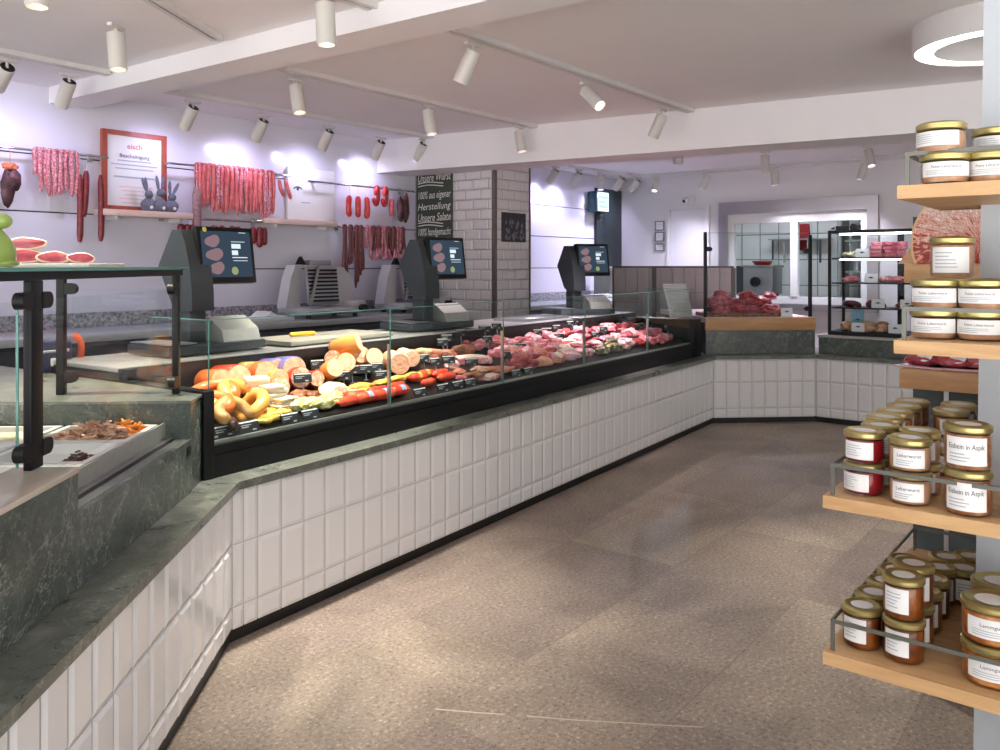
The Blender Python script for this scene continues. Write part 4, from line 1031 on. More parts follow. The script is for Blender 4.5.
# ---- second group: oval cut sausages, cheese-yellow casings
for i, (u, y, r, sk, rz, d, lab) in enumerate([
        (329, .47, .05, M_SK_YEL, -.3, .0, 'large oval pale cut sausage lying in front of the yellow ones'), (347, .62, .058, M_SK_YEL, .5, .06, 'pale oval cut sausage lying on top of the yellow cased ones'),
        (343, .52, .052, M_SK_YEL, -.5, .0, 'yellow cased cut sausage under the top one, left'), (358, .60, .05, M_SK_YEL, -.5, .0, 'yellow cased cut sausage at back, right of the top one'),
        (371, .54, .052, M_SK_TAN, -.5, .0, 'tan cased cut sausage left of the spiral roulade'), (335, .61, .045, M_SK_ORG, -1.0, .0, 'orange cased cut sausage behind the oval ones')]):
    place(own(me_slant(r, .17), i), [sk, M_BOLO if i % 2 == 0 else M_LIVER], u, y, 'cut_sausage', lab, 'sausage', 'oval cut sausages', rz, d)
place(me_slice(.085, .016, .62, 1), [M_BOLO, M_SK_YEL], 333, .35, 'sausage_slice', 'big leaf shaped pale sausage slice before the black signs', 'cold cut', None, -.2, .02, .75)
def me_roulade(R, L):
    def f():
        g = G(); M = Matrix.Translation((0, -L/2, R)) @ Matrix.Rotation(-PI/2, 4, 'X')
        g.mi = 0; g.lathe([(R-.003, .001), (R, .004), (R, L-.01), (R*.9, L), (0, L)], 26, M)
        rr = [R-.003, R*.82, R*.70, R*.52, R*.42, R*.22, 0]
        for k in range(6): g.mi = 1 if k % 2 == 0 else 2; g.lathe([(rr[k+1], 0), (rr[k], 0)], 26, M)
        return g
    return cached(('roulade', R, L), f)
for i, (u, y, R, lab) in enumerate([(395, .50, .062, 'large spiral pork roulade with a pink centre'), (407, .58, .05, 'pale roulade piece right behind the large spiral one')]):
    place(own(me_roulade(R, .2), i), [M_BOLO, M_BOLO, M_LIVER], u, y, 'roulade', lab, 'roulade', 'pork roulades', -.55, .004)
for i, u in enumerate((372, 382, 391)):
    place(own(me_loin(.06, .045, .05, i), 'p%d' % i), [M_BOLO, M_FAT], u, .66, 'pate_slice', 'ribbed pale pate piece at the back of the case, %s from left' % nth(i), 'pate', 'pate pieces at the back', .2)
for i, (u, y, m) in enumerate([(412, .62, M_SK_TAN), (424, .62, M_BOLO), (432, .60, M_SALMON)]):
    place(own(me_block(.05, .05, .075, i+40, 3), 'w%d' % i), [m], u, y, 'cheese_block', ['tan wedge shaped block leaning before the dark rear wall', 'pale block right of the tan wedge', 'salmon coloured block with netting at the end of the sausage part'][i], 'pate', None, .3*i, 0, .1)
# orange yellow fillets and red chubs in front
for i, (u, y, L) in enumerate([(361, .36, .16), (362, .29, .17), (384, .37, .15), (398, .38, .16), (411, .39, .13)]):
    place(own(me_lump(L*.55, .028, .018, i+50, .25), 'y%d' % i), [M_YELL], u, y, 'smoked_fillet', 'long golden smoked fillet below the black signs, %s from the left' % nth(i), 'fish fillet' if False else 'fillet', 'golden fillets', .1*i-.2, .004)
for i, (u, y, L, r) in enumerate([(348, .20, .13, .024), (357, .235, .13, .026), (366, .20, .15, .027), (377, .245, .15, .026), (383, .195, .17, .028), (396, .255, .14, .026), (399, .205, .13, .027),
                                  (346, .26, .13, .022), (418, .33, .13, .027), (428, .25, .12, .022), (426, .36, .12, .025), (440, .33, .15, .026), (446, .27, .13, .026)]):
    nm = ('left of the blue labels' if u < 360 else 'with small round label' if u < 400 else 'near the end of the red sausages')
    o = place(own(me_chub(L, r), 'c%d' % i), [M_CHUB], u, y, 'red_sausage', 'short shiny red sausage at the case front, %s from the left' % nth(i), 'sausage', 'short red sausages', .12*math.sin(i*3), .002)
    if i in (2, 4, 6):
        g = G(); M = Matrix.Translation((-.03, 0, r)) @ Matrix.Rotation(PI/2, 4, 'Y')
        g.lathe([(r+.0008, .028), (r+.0008, .062)], 10, M, PI*.75, PI*1.45); obj('paper_label', g, plain('blue_white_label', (150, 170, 206), .5, var=.3, scale=60), o, label='small blue and white label')
    elif i in (8, 10):
        g = G(); M = Matrix.Translation((-.03, 0, r)) @ Matrix.Rotation(PI/2, 4, 'Y')
        g.lathe([(r+.0008, .02), (r+.0008, .045)], 16, M); obj('yellow_band', g, M_SK_YEL, o, label='yellow band')
for i, (u, y) in enumerate([(334, .30), (340, .335), (352, .29)]):
    place(own(me_lump(.055, .04, .026, i+60, .3), 'o%d' % i), [M_SALMON], u, y, 'cold_cut', 'salmon orange cold cut beside the vegetable aspic, %s from left' % nth(i), 'cold cut', 'orange cold cuts', .5*i)
# ---- roast part (u 440-520)
rst = [(446, .60, .07, .06, .035, M_SALMON), (452, .43, .06, .05, .03, M_PORKF), (463, .60, .09, .05, .045, M_ROAST), (470, .47, .10, .06, .045, M_PORKF), (476, .66, .09, .05, .035, M_PORK), (459, .33, .07, .04, .022, M_SALMON), (473, .23, .075, .05, .025, M_ROAST),
       (480, .30, .07, .045, .025, M_LIVER), (485, .42, .07, .05, .03, M_PORKF), (489, .20, .09, .05, .022, M_PORKF), (496, .27, .10, .05, .022, M_SALMON), (505, .24, .10, .05, .022, M_SALMON), (461, .24, .05, .035, .02, M_HAMRED)]
for i, (u, y, sx, sy, sz_, m) in enumerate(rst):
    if i in (3, 9): me = me_loin(sx, sy, sz_*1.3, i)
    else: me = me_lump(sx, sy, sz_, i+70, .3)
    col = {M_SALMON: 'salmon pink', M_PORKF: 'fatty pink', M_ROAST: 'brown crusted', M_PORK: 'pale pink', M_LIVER: 'coarse beige', M_HAMRED: 'dark red'}[m]
    place(own(me, 'q%d' % i), [m, M_FAT], u, y, 'roast_meat', '%s roast piece between red sausages and fresh meat, %s from left' % (col, nth(i)), 'meat', 'roast pieces in the middle', .7*math.sin(i*1.7))
# ---- fresh meat (u 500-690)
rn = random.Random(11); k = 0
rows = [(.63, [(497, .09, M_PORK), (508, .1, M_PORKF), (520, .085, M_PORK), (533, .08, M_PORKF), (546, .08, M_PORK)]),
        (.50, [(505, .095, M_PORKF), (517, .085, M_PORK), (529, .10, M_PORKF), (541, .10, M_PORK), (553, .085, M_PORKF), (563, .09, M_PORK), (575, .09, M_PORKF)]),
        (.37, [(516, .085, M_SALMON), (528, .085, M_PORKF), (538, .12, M_SALMON), (551, .085, M_PORKF), (561, .08, M_PORKF), (592, .085, M_PORKF)]),
        (.24, [(519, .09, M_BEEF), (529, .075, M_HAMRED), (541, .10, M_SALMON), (556, .11, M_SALMON), (570, .09, M_PORKF), (584, .10, M_PORKF)]),
        (.64, [(580, .10, M_PORK), (590, .1, M_PORKF), (599, .1, M_PORK), (608, .1, M_PORKF), (566, .08, M_BEEF)]),
        (.60, [(620, .08, M_BEEF), (630, .08, M_BEEF), (641, .085, M_HAMRED), (652, .08, M_BEEF)]),
        (.42, [(606, .1, M_PORK), (615, .08, M_PORKF), (630, .095, M_PORKF), (641, .09, M_PORK), (652, .10, M_PORK)]),
        (.25, [(625, .09, M_PORKF), (636, .085, M_BEEF), (648, .11, M_PORK), (659, .10, M_PORK), (668, .06, M_BEEF)])]
for ri, (y, items) in enumerate(rows):
    rl = ['back row left part', 'upper middle row', 'lower middle row', 'front row left part', 'back row under the far till', 'far back row', 'far middle row', 'far front row'][ri]
    for j, (u, sx, m) in enumerate(items):
        k += 1; yy = y+rn.uniform(-.02, .02)
        col = {M_SALMON: 'salmon red', M_PORKF: 'white marbled pink', M_PORK: 'pale pink', M_BEEF: 'dark red beef', M_HAMRED: 'very dark red'}[m]
        if (ri, j) in ((2, 4), (1, 5), (3, 3)): me = me_loin(sx*1.1, sx*.6, .06, k)
        else: me = me_lump(sx, sx*rn.uniform(.6, .85), .032+.018*rn.random(), k+100, .36)
        place(own(me, 'm%d' % k), [m, M_FAT], u, yy, 'meat_cut', '%s meat cut, %s from left in the %s' % (col, nth(j), rl), 'meat', 'fresh meat cuts', rn.uniform(-.7, .7), .004)
place(me_loin(.13, .05, .07, 77), [M_SALMON, M_FAT], 566, .30, 'pork_loin', 'long pork loin with thick cream coloured fat back at the front', 'meat', None, .15)
place(me_loin(.14, .045, .06, 78), [M_PORKF, M_FAT], 574, .40, 'pork_loin', 'pale pork loin with white fat lying behind the cream backed loin', 'meat', None, .05)
for i, (u, y) in enumerate([(603, .22), (610, .26), (616, .22), (622, .28), (611, .34)]):
    place(own(me_lump(.075, .06, .04, i+200, .3), 'ol%d' % i), [M_OLIVE], u, y, 'olive_mix', 'dark green and yellow herb covered meat roll at the front, %s from the left' % nth(i), 'meat', 'herb covered rolls', .5*i)
rn = random.Random(23)
for half in range(2):
    for j in range(18):
        x = 2.35+(2.55*(j+.5)/18); y = (.22+.2*rn.random()) if half == 0 else (.46+.22*rn.random()); m = [M_PORK, M_PORKF, M_BEEF, M_PORKF, M_HAMRED, M_PORK][(j*5+half*2) % 6]
        sx = rn.uniform(.035, .06)
        place(own(me_lump(sx, sx*.7, rn.uniform(.022, .032), 500+j+40*half, .4), 'sm%d' % half), [m], 0, y, 'small_meat_cut', 'small %s meat piece between larger cuts, %s from left in %s half' % ({M_PORK: 'pale pink', M_PORKF: 'marbled pink', M_BEEF: 'dark red', M_HAMRED: 'reddish'}[m], nth(j), ['front', 'rear'][half]), 'meat', 'small meat pieces', rn.uniform(-1, 1), .035, x=x)
# ---- price signs: front rail and small signs among the food
M_SIGN = plain('black_sign', (26, 30, 32), .4); M_SIGNW = plain('white_sign_line', (225, 228, 226), .5); M_CLEAR = M_GLASS
def sign_mesh(w, h):
    return cached(('sg', w, h), lambda: G().box(-w/2, w/2, -.002, .002, 0, h), 30)
def sign_line(w, h): return cached(('sl', w, h), lambda: G().box(-w*.46, w*.46, -.0031, -.0021, h*.84, h*.95), 30)
def sign_price(w, h): return cached(('sp', w, h), lambda: G().box(w*.12, w*.30, -.0031, -.0021, h*.10, h*.24).box(-w*.40, -w*.05, -.0031, -.0021, h*.42, h*.5).box(-w*.40, w*.1, -.0031, -.0021, h*.6, h*.66), 30)
def sign(M, w, h, label, group, pin=0):
    t = thing('price_sign', label, 'price sign', M, group)
    obj('plate', sign_mesh(w, h), M_SIGN, t); obj('white_edge', sign_line(w, h), M_SIGNW, t); obj('fine_print', sign_price(w, h), M_INKL, t)
    if pin: obj('holder', cached(('pin', pin), lambda: G().cyl((0, .003, -pin), (0, .003, .01), .003, n=6).box(-.012, .012, -.006, .012, -pin, -pin+.004)), M_STEEL, t)
for i, u in enumerate([212, 226, 251, 292, 312, 402+20, 445, 460, 472, 518, 530]):
    x = FM.hit(u, .155)[0]
    sign(FM.M @ T(x, .157, .789, 0, -.42), .105, .05, 'black price sign on the front rail of the case, %s from the left' % nth(i), 'price signs on the front rail')
inner = [(303, .40, .07), (318, .50, .09), (344, .40, .05), (352, .46, .05), (366, .47, .04), (377, .45, .05), (383, .38, .03), (424, .48, .05), (436, .40, .05), (449, .40, .05), (443, .62, .08), (447, .66, .09), (472, .38, .02), (488, .6, .07), (507, .36, .04), (513, .45, .05), (522, .46, .04),
         (538, .66, .05), (547, .67, .05), (557, .68, .06), (571, .68, .08), (560, .47, .07), (596, .45, .05), (604, .52, .06), (632, .62, .07), (640, .5, .05), (651, .55, .05), (668, .35, .05), (676, .5, .06), (461, .70, .10), (485, .70, .11), (497, .70, .12), (576, .70, .10)]
for i, (u, y, h0) in enumerate(inner):
    x = FM.hit(u, y)[0]
    wq = .075 if i % 3 else .09
    sign(FM.M @ T(x, y, dz(y)+h0, -.5+.2*math.sin(i), -.3), wq, .048, 'small black price sign among the case goods, %s' % (('%s from the left end' % nth(i)) if i < 18 else ('%s from the right end' % nth(len(inner)-1-i))), 'price signs among the goods', h0 if h0 > .015 else 0)
# ================================================================== RIGHT: PILLAR, OAK SHELVES, JARS
SHZ = [1.658, 1.354, 1.025, .702]
PX, PY = .242, .30
pw = .62
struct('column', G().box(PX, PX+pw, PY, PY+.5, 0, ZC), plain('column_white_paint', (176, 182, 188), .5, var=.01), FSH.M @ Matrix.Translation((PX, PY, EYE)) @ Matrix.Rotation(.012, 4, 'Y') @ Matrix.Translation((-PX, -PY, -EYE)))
M_OAKS = wood_mat('oak_shelf', (180, 138, 92), (212, 174, 126), 0)
M_RAIL = plain('grey_steel_rail', (112, 112, 104), .38, metal=.6)
SL = ['topmost', 'second', 'third', 'lowest']
SHX0 = [.142, .136, 0, 0]; SHD = [.44, .46, .76, .80]
for i, z in enumerate(SHZ):
    x0, dp = SHX0[i], SHD[i]
    t = thing('oak_shelf', '%s oak shelf from the top on white column at right' % SL[i], 'shelf', FSH.M @ Matrix.Translation((.5, .15, z)), 'oak shelves on the column')
    I = Matrix.Translation((-.5, -.15, -z))
    nx = PX-.012
    obj('board', G().prism([(x0, 0), (1.1, 0), (1.1, PY-.004), (nx, PY-.004), (nx, dp), (x0, dp)], z-.026, z), M_OAKS, t, I)
    rz_ = z+.062; r = G()
    obj('front_rail', G().box(x0+.012, 1.08, .012, .016, rz_-.004, rz_+.004), M_RAIL, t, I)
    obj('side_rail', G().box(x0+.012, x0+.016, .0165, dp-.02, rz_-.004, rz_+.004), M_RAIL, t, I)
    obj('rail_post', G().box(x0+.012, x0+.020, .012, .016, z+.0005, rz_-.0042), M_RAIL, t, I)
    obj('rail_post', G().box(x0+.012, x0+.016, dp-.03, dp-.014, z+.0005, rz_-.0042), M_RAIL, t, I)
    obj('rear_rail', G().box(x0+.0165, nx, dp-.018, dp-.014, rz_-.004, rz_+.004), M_RAIL, t, I)
# --- jars
M_FILL = {'liver': mottled('beige_sausage_spread', [(.3, (166, 118, 92)), (.6, (196, 148, 118)), (.8, (220, 184, 156))], 30, 4, .4, bmp=0),
          'red': mottled('dark_red_preserve', [(.3, (100, 10, 20)), (.6, (140, 18, 30)), (.8, (170, 50, 50))], 30, 4, .3, bmp=0),
          'aspic': mottled('brown_aspic', [(.3, (118, 70, 44)), (.5, (160, 98, 66)), (.7, (206, 150, 110))], 40, 4, .3, bmp=0),
          'amber': mottled('amber_stew', [(.3, (70, 28, 8)), (.5, (114, 54, 18)), (.7, (152, 86, 38))], 24, 5, .3, bmp=0),
          'goulash': mottled('orange_goulash', [(.3, (130, 62, 22)), (.5, (180, 106, 52)), (.7, (212, 150, 92))], 28, 4, .3, bmp=0)}
KINDS_ = {  # radius, height, label width (angle), label z0 z1
    'wide': (.0435, .060, 1.1, .013, .041), 'flat': (.0393, .066, .78, .009, .045), 'tall': (.0418, .086, .9, .011, .064), 'stew': (.0390, .085, .62, .016, .065), 'gou': (.0525, .078, .95, .017, .054)}
def bend(V, R, zoff, a0=-PI/2):
    return [(R*math.cos(a0+p.x/R), R*math.sin(a0+p.x/R), p.y+zoff) for p in V]
def band(g, R, a0, a1, z0, z1, n=14):
    g.lathe([(R, z0), (R, z1)], n, None, a0, a1)
_jm = {}
def jar_meshes(kind, text):
    k = (kind, text)
    if k in _jm: return _jm[k]
    R, H, la, z0, z1 = KINDS_[kind]; d = {}
    lz = H-.0125
    d['glass'] = G().lathe([(0, .001), (R*.86, 0), (R*.95, .002), (R, .008), (R, lz-.012), (R*.97, lz-.005), (R*.93, lz), (R*.9, lz)], 32).mesh('jar_glass', 60)
    d['fill'] = G().lathe([(0, .0035), (R*.88, .003), (R-.0022, .009), (R-.0022, lz-.011), (R*.9, lz-.006), (0, lz-.006)], 32).mesh('filling', 60)
    d['lid'] = G().lathe([(R*.93, lz-.003), (R+.0005, lz-.002), (R+.0016, lz), (R+.0012, lz+.004), (R+.0016, lz+.0085), (R-.0005, H-.002), (R-.004, H), (R-.007, H-.0003), (R-.0095, H-.0022), (0, H-.0022)], 36).mesh('lid', 50)
    d['lidl'] = G().lathe([(0, H-.0015), (R*.56, H-.0017)], 28).mesh('lid_sticker', 0)
    g = G(); R2 = R+.0007; band(g, R2, -PI/2-la, -PI/2+la, z0, z1); d['label'] = g.mesh('label', 60)
    g = G(); R3 = R2+.0004; h = z1-z0
    if text:
        sz = h*.27; V, F = text_geo(text, sz); w = max(p.x for p in V)-min(p.x for p in V); s_ = min(1, 2*la*R*.86/w)
        V2 = [Vector((p.x*s_, p.y, 0)) for p in V]
        g.add(bend(V2, R3, z0+h*.66), F); d['title'] = g.mesh('title', 0)
    g = G()
    rn = random.Random(len(text)+int(R*1e4))
    for q in range(5 if not text else 3):
        zz = z0+h*((.2+.14*q) if not text else (.14+.12*q)); aw = la*rn.uniform(.45, .75)
        band(g, R3, -PI/2-la*.8, -PI/2-la*.8+aw*1.6, zz, zz+h*.04, 8)
    d['print'] = g.mesh('fine_print', 0)
    g = G()
    for q in range(3): g.box(-R*.3, R*.3-.006*q, -.006+.005*q, -.0045+.005*q, H-.0014, H-.0012)
    d['lprint'] = g.mesh('sticker_print', 0)
    _jm[k] = d; return d
M_GLD2 = plain('gold_lid_pale', (206, 190, 134), .3, metal=.8, var=.05, scale=30)
def jar(kind, fill, text, P, face, label, group, lid=None):
    d = jar_meshes(kind, text)
    t = thing('preserve_jar', label, 'jar', Matrix.Translation(P) @ Matrix.Rotation(face, 4, 'Z'), group)
    g_ = obj('jar_glass', d['glass'], M_JARG, t)
    obj('filling', d['fill'].copy() if d['fill'].materials and d['fill'].materials[0] != M_FILL[fill] else d['fill'], M_FILL[fill], t)
    l = obj('lid', d['lid'], lid or M_GOLD, t)
    ls = obj('lid_sticker', d['lidl'], M_PAPER, l); 
    lb = obj('label', d['label'], M_PAPER, t)
    if 'title' in d: obj('title', d['title'], M_INK, lb)
    obj('fine_print', d['print'], M_INKL, lb)
    return t
def stand(u, v, z, kind):
    """centre of a jar whose nearest bottom edge shows at pixel u, v on the board at height z"""
    R = KINDS_[kind][0]; P = on_z(u, v, z); d = Vector((P.x, P.y)).normalized(); return Vector((P.x+d.x*R, P.y+d.y*R, z+.0006))
def camrot(P, off=0): return math.atan2(P.x, -P.y)*-1+0 if False else math.atan2(-P.y, -P.x)+PI/2+off
def jl(x, y, z): return FSH.p(x, y, z+.0006)
JH = {k: v[1] for k, v in KINDS_.items()}
# topmost shelf: wide jars
S = SHZ[0]; A1 = stand(945, 183, S, 'wide'); A2 = stand(991, 182, S, 'wide')
jar('wide', 'liver', 'Feine Leberwurst', A1, camrot(A1, .05), 'wide gold lidded jar on the topmost shelf, lower one at the left end', 'jars on the topmost shelf')
jar('wide', 'liver', 'Feine Leberwurst', A2, camrot(A2, .0), 'wide gold lidded jar on the topmost shelf, second along the front', 'jars on the topmost shelf')
jar('wide', 'liver', '', A1+Vector((-.004, .006, JH['wide'])), camrot(A1, -.35), 'wide gold lidded jar stacked on top of the first jar of the topmost shelf', 'jars on the topmost shelf')
A3 = A1+v3(R_DIR)*.105+v3(Q_DIR)*.0; jar('wide', 'liver', '', A3, camrot(A3), 'wide jar right behind the stacked pair on the topmost shelf', 'jars on the topmost shelf')
A4 = A2+v3(R_DIR)*.105-v3(Q_DIR)*.004; jar('wide', 'liver', '', A4, camrot(A4), 'wide jar in the second row of the topmost shelf, lower one near the column', 'jars on the topmost shelf')
jar('wide', 'liver', '', A4+Vector((0, 0, JH['wide'])), camrot(A4), 'wide jar in the second row of the topmost shelf, stacked one near the column', 'jars on the topmost shelf')
# second shelf
S = SHZ[1]; B1 = stand(934, 340, S, 'wide'); B2 = stand(981, 342, S, 'wide'); B3 = B2+(B2-B1)*1.02
h = JH['wide']
for i, (P, nm) in enumerate(((B1, 'left end'), (B2, 'second from left'), (B3, 'cut by the right picture edge'))):
    jar('wide', 'liver', 'Feine Leberwurst', P, camrot(P, -.1), 'wide liver sausage jar on the second shelf, lower layer, %s' % nm, 'jars on the second shelf')
    jar('wide', 'liver', 'Feine Leberwurst', P+Vector((.002, 0, h)), camrot(P, -.1), 'wide liver sausage jar on the second shelf, upper layer, %s' % nm, 'jars on the second shelf')
for i, (P, nm) in enumerate(((B1, 'left'), (B2, 'right'))):
    P2 = P+v3(R_DIR)*.105
    jar('wide', 'liver', '', P2, camrot(P2), 'wide jar in the second row of the second shelf, lower, %s one' % nm, 'jars behind on the second shelf')
    jar('wide', 'liver', '', P2+Vector((0, 0, h)), camrot(P2), 'wide jar in the second row of the second shelf, upper, %s one' % nm, 'jars behind on the second shelf')
P2 = B1+v3(R_DIR)*.095
jar('tall', 'liver', '', P2+Vector((.012, -.012, 2*h-.006+.0065)), camrot(P2, -.1), 'single brownish jar standing highest on the second shelf', 'jars behind on the second shelf')
# third shelf
S = SHZ[2]
C1 = stand(864, 497, S, 'flat'); h = JH['flat']
jar('flat', 'red', '', C1, camrot(C1, -.55), 'dark red preserve jar on third shelf, lower one at the left corner', 'red jars on the third shelf')
jar('flat', 'red', '', C1+Vector((.001, 0, h)), camrot(C1, -.35), 'dark red preserve jar on third shelf, stacked upper one at the left corner', 'red jars on the third shelf')
C2 = C1+v3(R_DIR)*.088+v3(Q_DIR)*.012
jar('flat', 'liver', '', C2, camrot(C2, .5), 'gold lidded jar behind the red jars, lower one', 'jars behind the red ones')
jar('flat', 'liver', '', C2+Vector((0, 0, h)), camrot(C2, .5), 'gold lidded jar behind the red jars, upper one', 'jars behind the red ones')
C3 = stand(910, 507, S, 'flat')
jar('flat', 'liver', 'Leberwurst', C3, camrot(C3, -.12), 'beige liver sausage jar on third shelf, lower one of the middle stack', 'liver sausage jars on the third shelf')
jar('flat', 'liver', 'Leberwurst', C3+Vector((0, .001, h)), camrot(C3, -.05), 'beige liver sausage jar on third shelf, upper one of the middle stack', 'liver sausage jars on the third shelf')
C4 = C3+v3(R_DIR)*.09
jar('flat', 'liver', '', C4, camrot(C4), 'gold lidded jar behind the middle stack, lower one', 'jars behind the middle stack')
jar('flat', 'liver', '', C4+Vector((0, 0, h)), camrot(C4), 'gold lidded jar behind the middle stack, upper one', 'jars behind the middle stack')
C5 = stand(968, 518, S, 'tall'); h5 = JH['tall']
jar('tall', 'aspic', 'Eisbein in Aspik', C5, camrot(C5, -.1), 'tall aspic jar on third shelf, lower one of the front stack', 'aspic jars on the third shelf')
jar('tall', 'aspic', 'Eisbein in Aspik', C5+Vector((0, .001, h5)), camrot(C5, -.06), 'tall aspic jar on third shelf, upper one of the front stack', 'aspic jars on the third shelf')
C6 = C5+v3(Q_DIR)*.1
jar('tall', 'aspic', 'Eisbein in Aspik', C6, camrot(C6, -.15), 'tall aspic jar cut by the picture edge on third shelf, lower one', 'aspic jars on the third shelf')
jar('tall', 'aspic', 'Eisbein in Aspik', C6+Vector((0, .001, h5)), camrot(C6, -.15), 'tall aspic jar cut by the picture edge on third shelf, upper one', 'aspic jars on the third shelf')
for r in range(4):     # receding row of brown jars, two high
    P = FSH.p(.055, .275+.094*r, S+.0006)
    for q in range(2):
        jar('flat', 'aspic', '', P+Vector((0, 0, q*h)), camrot(P, -.2), 'brownish jar in receding left row of third shelf, %s from the front, %s' % (nth(r), ['lower', 'upper'][q]), 'jars in the receding left row', M_GLD2)
for r in range(3):
    P = FSH.p(.158, .36+.105*r, S+.0006)
    for q in range(2):
        if r == 0 and q == 1: continue
        jar('flat', 'aspic', '', P+Vector((0, 0, q*h)), camrot(P, .15), 'brownish jar in inner row along the column on third shelf, %s from the front, %s' % (nth(r), ['lower', 'upper'][q]), 'jars in the inner row', M_GLD2)
# lowest shelf
S = SHZ[3]; h = JH['stew']
D1 = stand(862, 652, S, 'stew'); jar('stew', 'amber', '', D1, camrot(D1, -.42), 'amber stew jar standing single at the front left corner of the lowest shelf', 'amber jars on the lowest shelf')
D2 = stand(904, 666, S, 'stew'); jar('stew', 'amber', '', D2, camrot(D2, -.40), 'amber stew jar on lowest shelf, lower one of the front stack', 'amber jars on the lowest shelf')
jar('stew', 'amber', '', D2+Vector((0, .002, h)), camrot(D2, -.38), 'amber stew jar on lowest shelf, upper one of the front stack', 'amber jars on the lowest shelf')
dR = v3(R_DIR)
for r in range(1, 5):
    P = D1+dR*.089*r+v3(Q_DIR)*(.002*r)
    if r > 1 and False: continue
    jar('stew', 'amber', '', P, camrot(P, -.2), 'amber stew jar in the outer row of the lowest shelf, %s behind the corner jar' % nth(r-1), 'amber jars in the outer row')
for r in range(1, 6):
    P = D2+dR*.089*r
    jar('stew', 'amber', '', P, camrot(P, .2), 'amber jar in inner row of lowest shelf, %s behind the front stack, lower' % nth(r-1), 'amber jars in the inner row')
    if r in (1,): jar('stew', 'amber', '', P+Vector((0, 0, h)), camrot(P, .2), 'amber stew jar stacked directly behind the front stack of lowest shelf', 'amber jars in the inner row')
for r in range(2):
    P = FSH.p(.185, .46+.1*r, S+.0006)
    jar('stew', 'amber', '', P, camrot(P, .2), 'dark stew jar right beside the white column on the lowest shelf, %s' % ['front one', 'rear one'][r], 'amber jars beside the column')
E1 = stand(992, 692, S, 'gou'); h = JH['gou']
jar('gou', 'goulash', 'Lammgulasch', E1, camrot(E1, .12), 'wide goulash jar at the right front of the lowest shelf, lower one', 'goulash jars on the lowest shelf')
jar('gou', 'goulash', 'Lammgulasch', E1+Vector((0, .001, h)), camrot(E1, .12), 'wide goulash jar at the right front of the lowest shelf, upper one', 'goulash jars on the lowest shelf')
E2 = E1+dR*.12
jar('gou', 'goulash', '', E2, camrot(E2), 'wide goulash jar behind the stacked pair on lowest shelf, lower', 'goulash jars on the lowest shelf'); jar('gou', 'goulash', '', E2+Vector((0, 0, h)), camrot(E2), 'wide goulash jar behind the stacked pair on lowest shelf, upper', 'goulash jars on the lowest shelf')
# --- slate board with two oak planks behind the column, meat disc, meat packs
FB = Frame(*at(913, 300, 2.95).xy, ang(Q_DIR))
xr_ = .62
t = thing('slate_display_stand', 'dark slate panel with two thick oak planks behind the white column', 'display stand', FB.M)
zT = EYE-(217-HZ)/FOC*2.95
obj('slate_panel', G().box(0, xr_, 0, .04, .001, zT), M_SLATE, t)
zp1 = EYE-(264-HZ)/FOC*2.7; zp2 = EYE-(367-HZ)/FOC*2.75
for z, x0 in ((zp1, .035), (zp2, .02)):
    obj('plank', G().box(x0, xr_, -.30, -.001, z-.062, z, bev=.002), M_OAKF, t)
obj('steel_upright', G().box(.10, .115, -.006, -.0005, .2, zp2-.07), M_STEEL, t)
dc = FB.p(.235, -.19, zp1)
t = thing('meat_disc_poster', 'round picture board of fanned raw meat with a pale rim on the upper oak plank', 'picture board', Matrix.Translation((dc.x, dc.y, zp1+.001)) @ Matrix.Rotation(FB.ang+.22, 4, 'Z') @ Matrix.Rotation(-.12, 4, 'X'))
Rd = .20
g = G(); n = 40
poly = [(Rd*math.cos(-.35+(PI+.7)*i/n), .065+Rd*math.sin(-.35+(PI+.7)*i/n)) for i in range(n+1)]
g.prism(poly, 0, .018, UP); obj('rim', g, plain('pale_crust_rim', (226, 190, 140), .5, var=.1), t)
m, nt, bs, out = newmat('fanned_raw_meat')
mp = coords(nt, (1, 1, 1)); sx_ = nt.nodes.new('ShaderNodeSeparateXYZ'); nt.links.new(mp.outputs[0], sx_.inputs[0])
mm = nd(nt, 'ShaderNodeMath', operation='SUBTRACT'); mm.inputs[1].default_value = .06; nt.links.new(sx_.outputs['Z'], mm.inputs[0])
aa = nd(nt, 'ShaderNodeMath', operation='ARCTAN2'); nt.links.new(mm.outputs[0], aa.inputs[0]); nt.links.new(sx_.outputs['X'], aa.inputs[1])
cv = nt.nodes.new('ShaderNodeCombineXYZ'); ml_ = nd(nt, 'ShaderNodeMath', operation='MULTIPLY'); ml_.inputs[1].default_value = 9; nt.links.new(aa.outputs[0], ml_.inputs[0]); nt.links.new(ml_.outputs[0], cv.inputs[0])
ln = nd(nt, 'ShaderNodeVectorMath', operation='LENGTH'); nt.links.new(mp.outputs[0], ln.inputs[0]); ml2 = nd(nt, 'ShaderNodeMath', operation='MULTIPLY'); ml2.inputs[1].default_value = 22; nt.links.new(ln.outputs['Value'], ml2.inputs[0]); nt.links.new(ml2.outputs[0], cv.inputs[1])
nz = nd(nt, 'ShaderNodeTexNoise', i_Scale=1.3, i_Detail=5.0, i_Distortion=1.2); nt.links.new(cv.outputs[0], nz.inputs['Vector'])
gr = nd(nt, 'ShaderNodeMath', operation='MULTIPLY_ADD'); gr.inputs[1].default_value = 1.6; gr.inputs[2].default_value = -.12; nt.links.new(sx_.outputs['Z'], gr.inputs[0])
ad = nd(nt, 'ShaderNodeMath', operation='ADD'); nt.links.new(nz.outputs[0], ad.inputs[0]); nt.links.new(gr.outputs[0], ad.inputs[1])
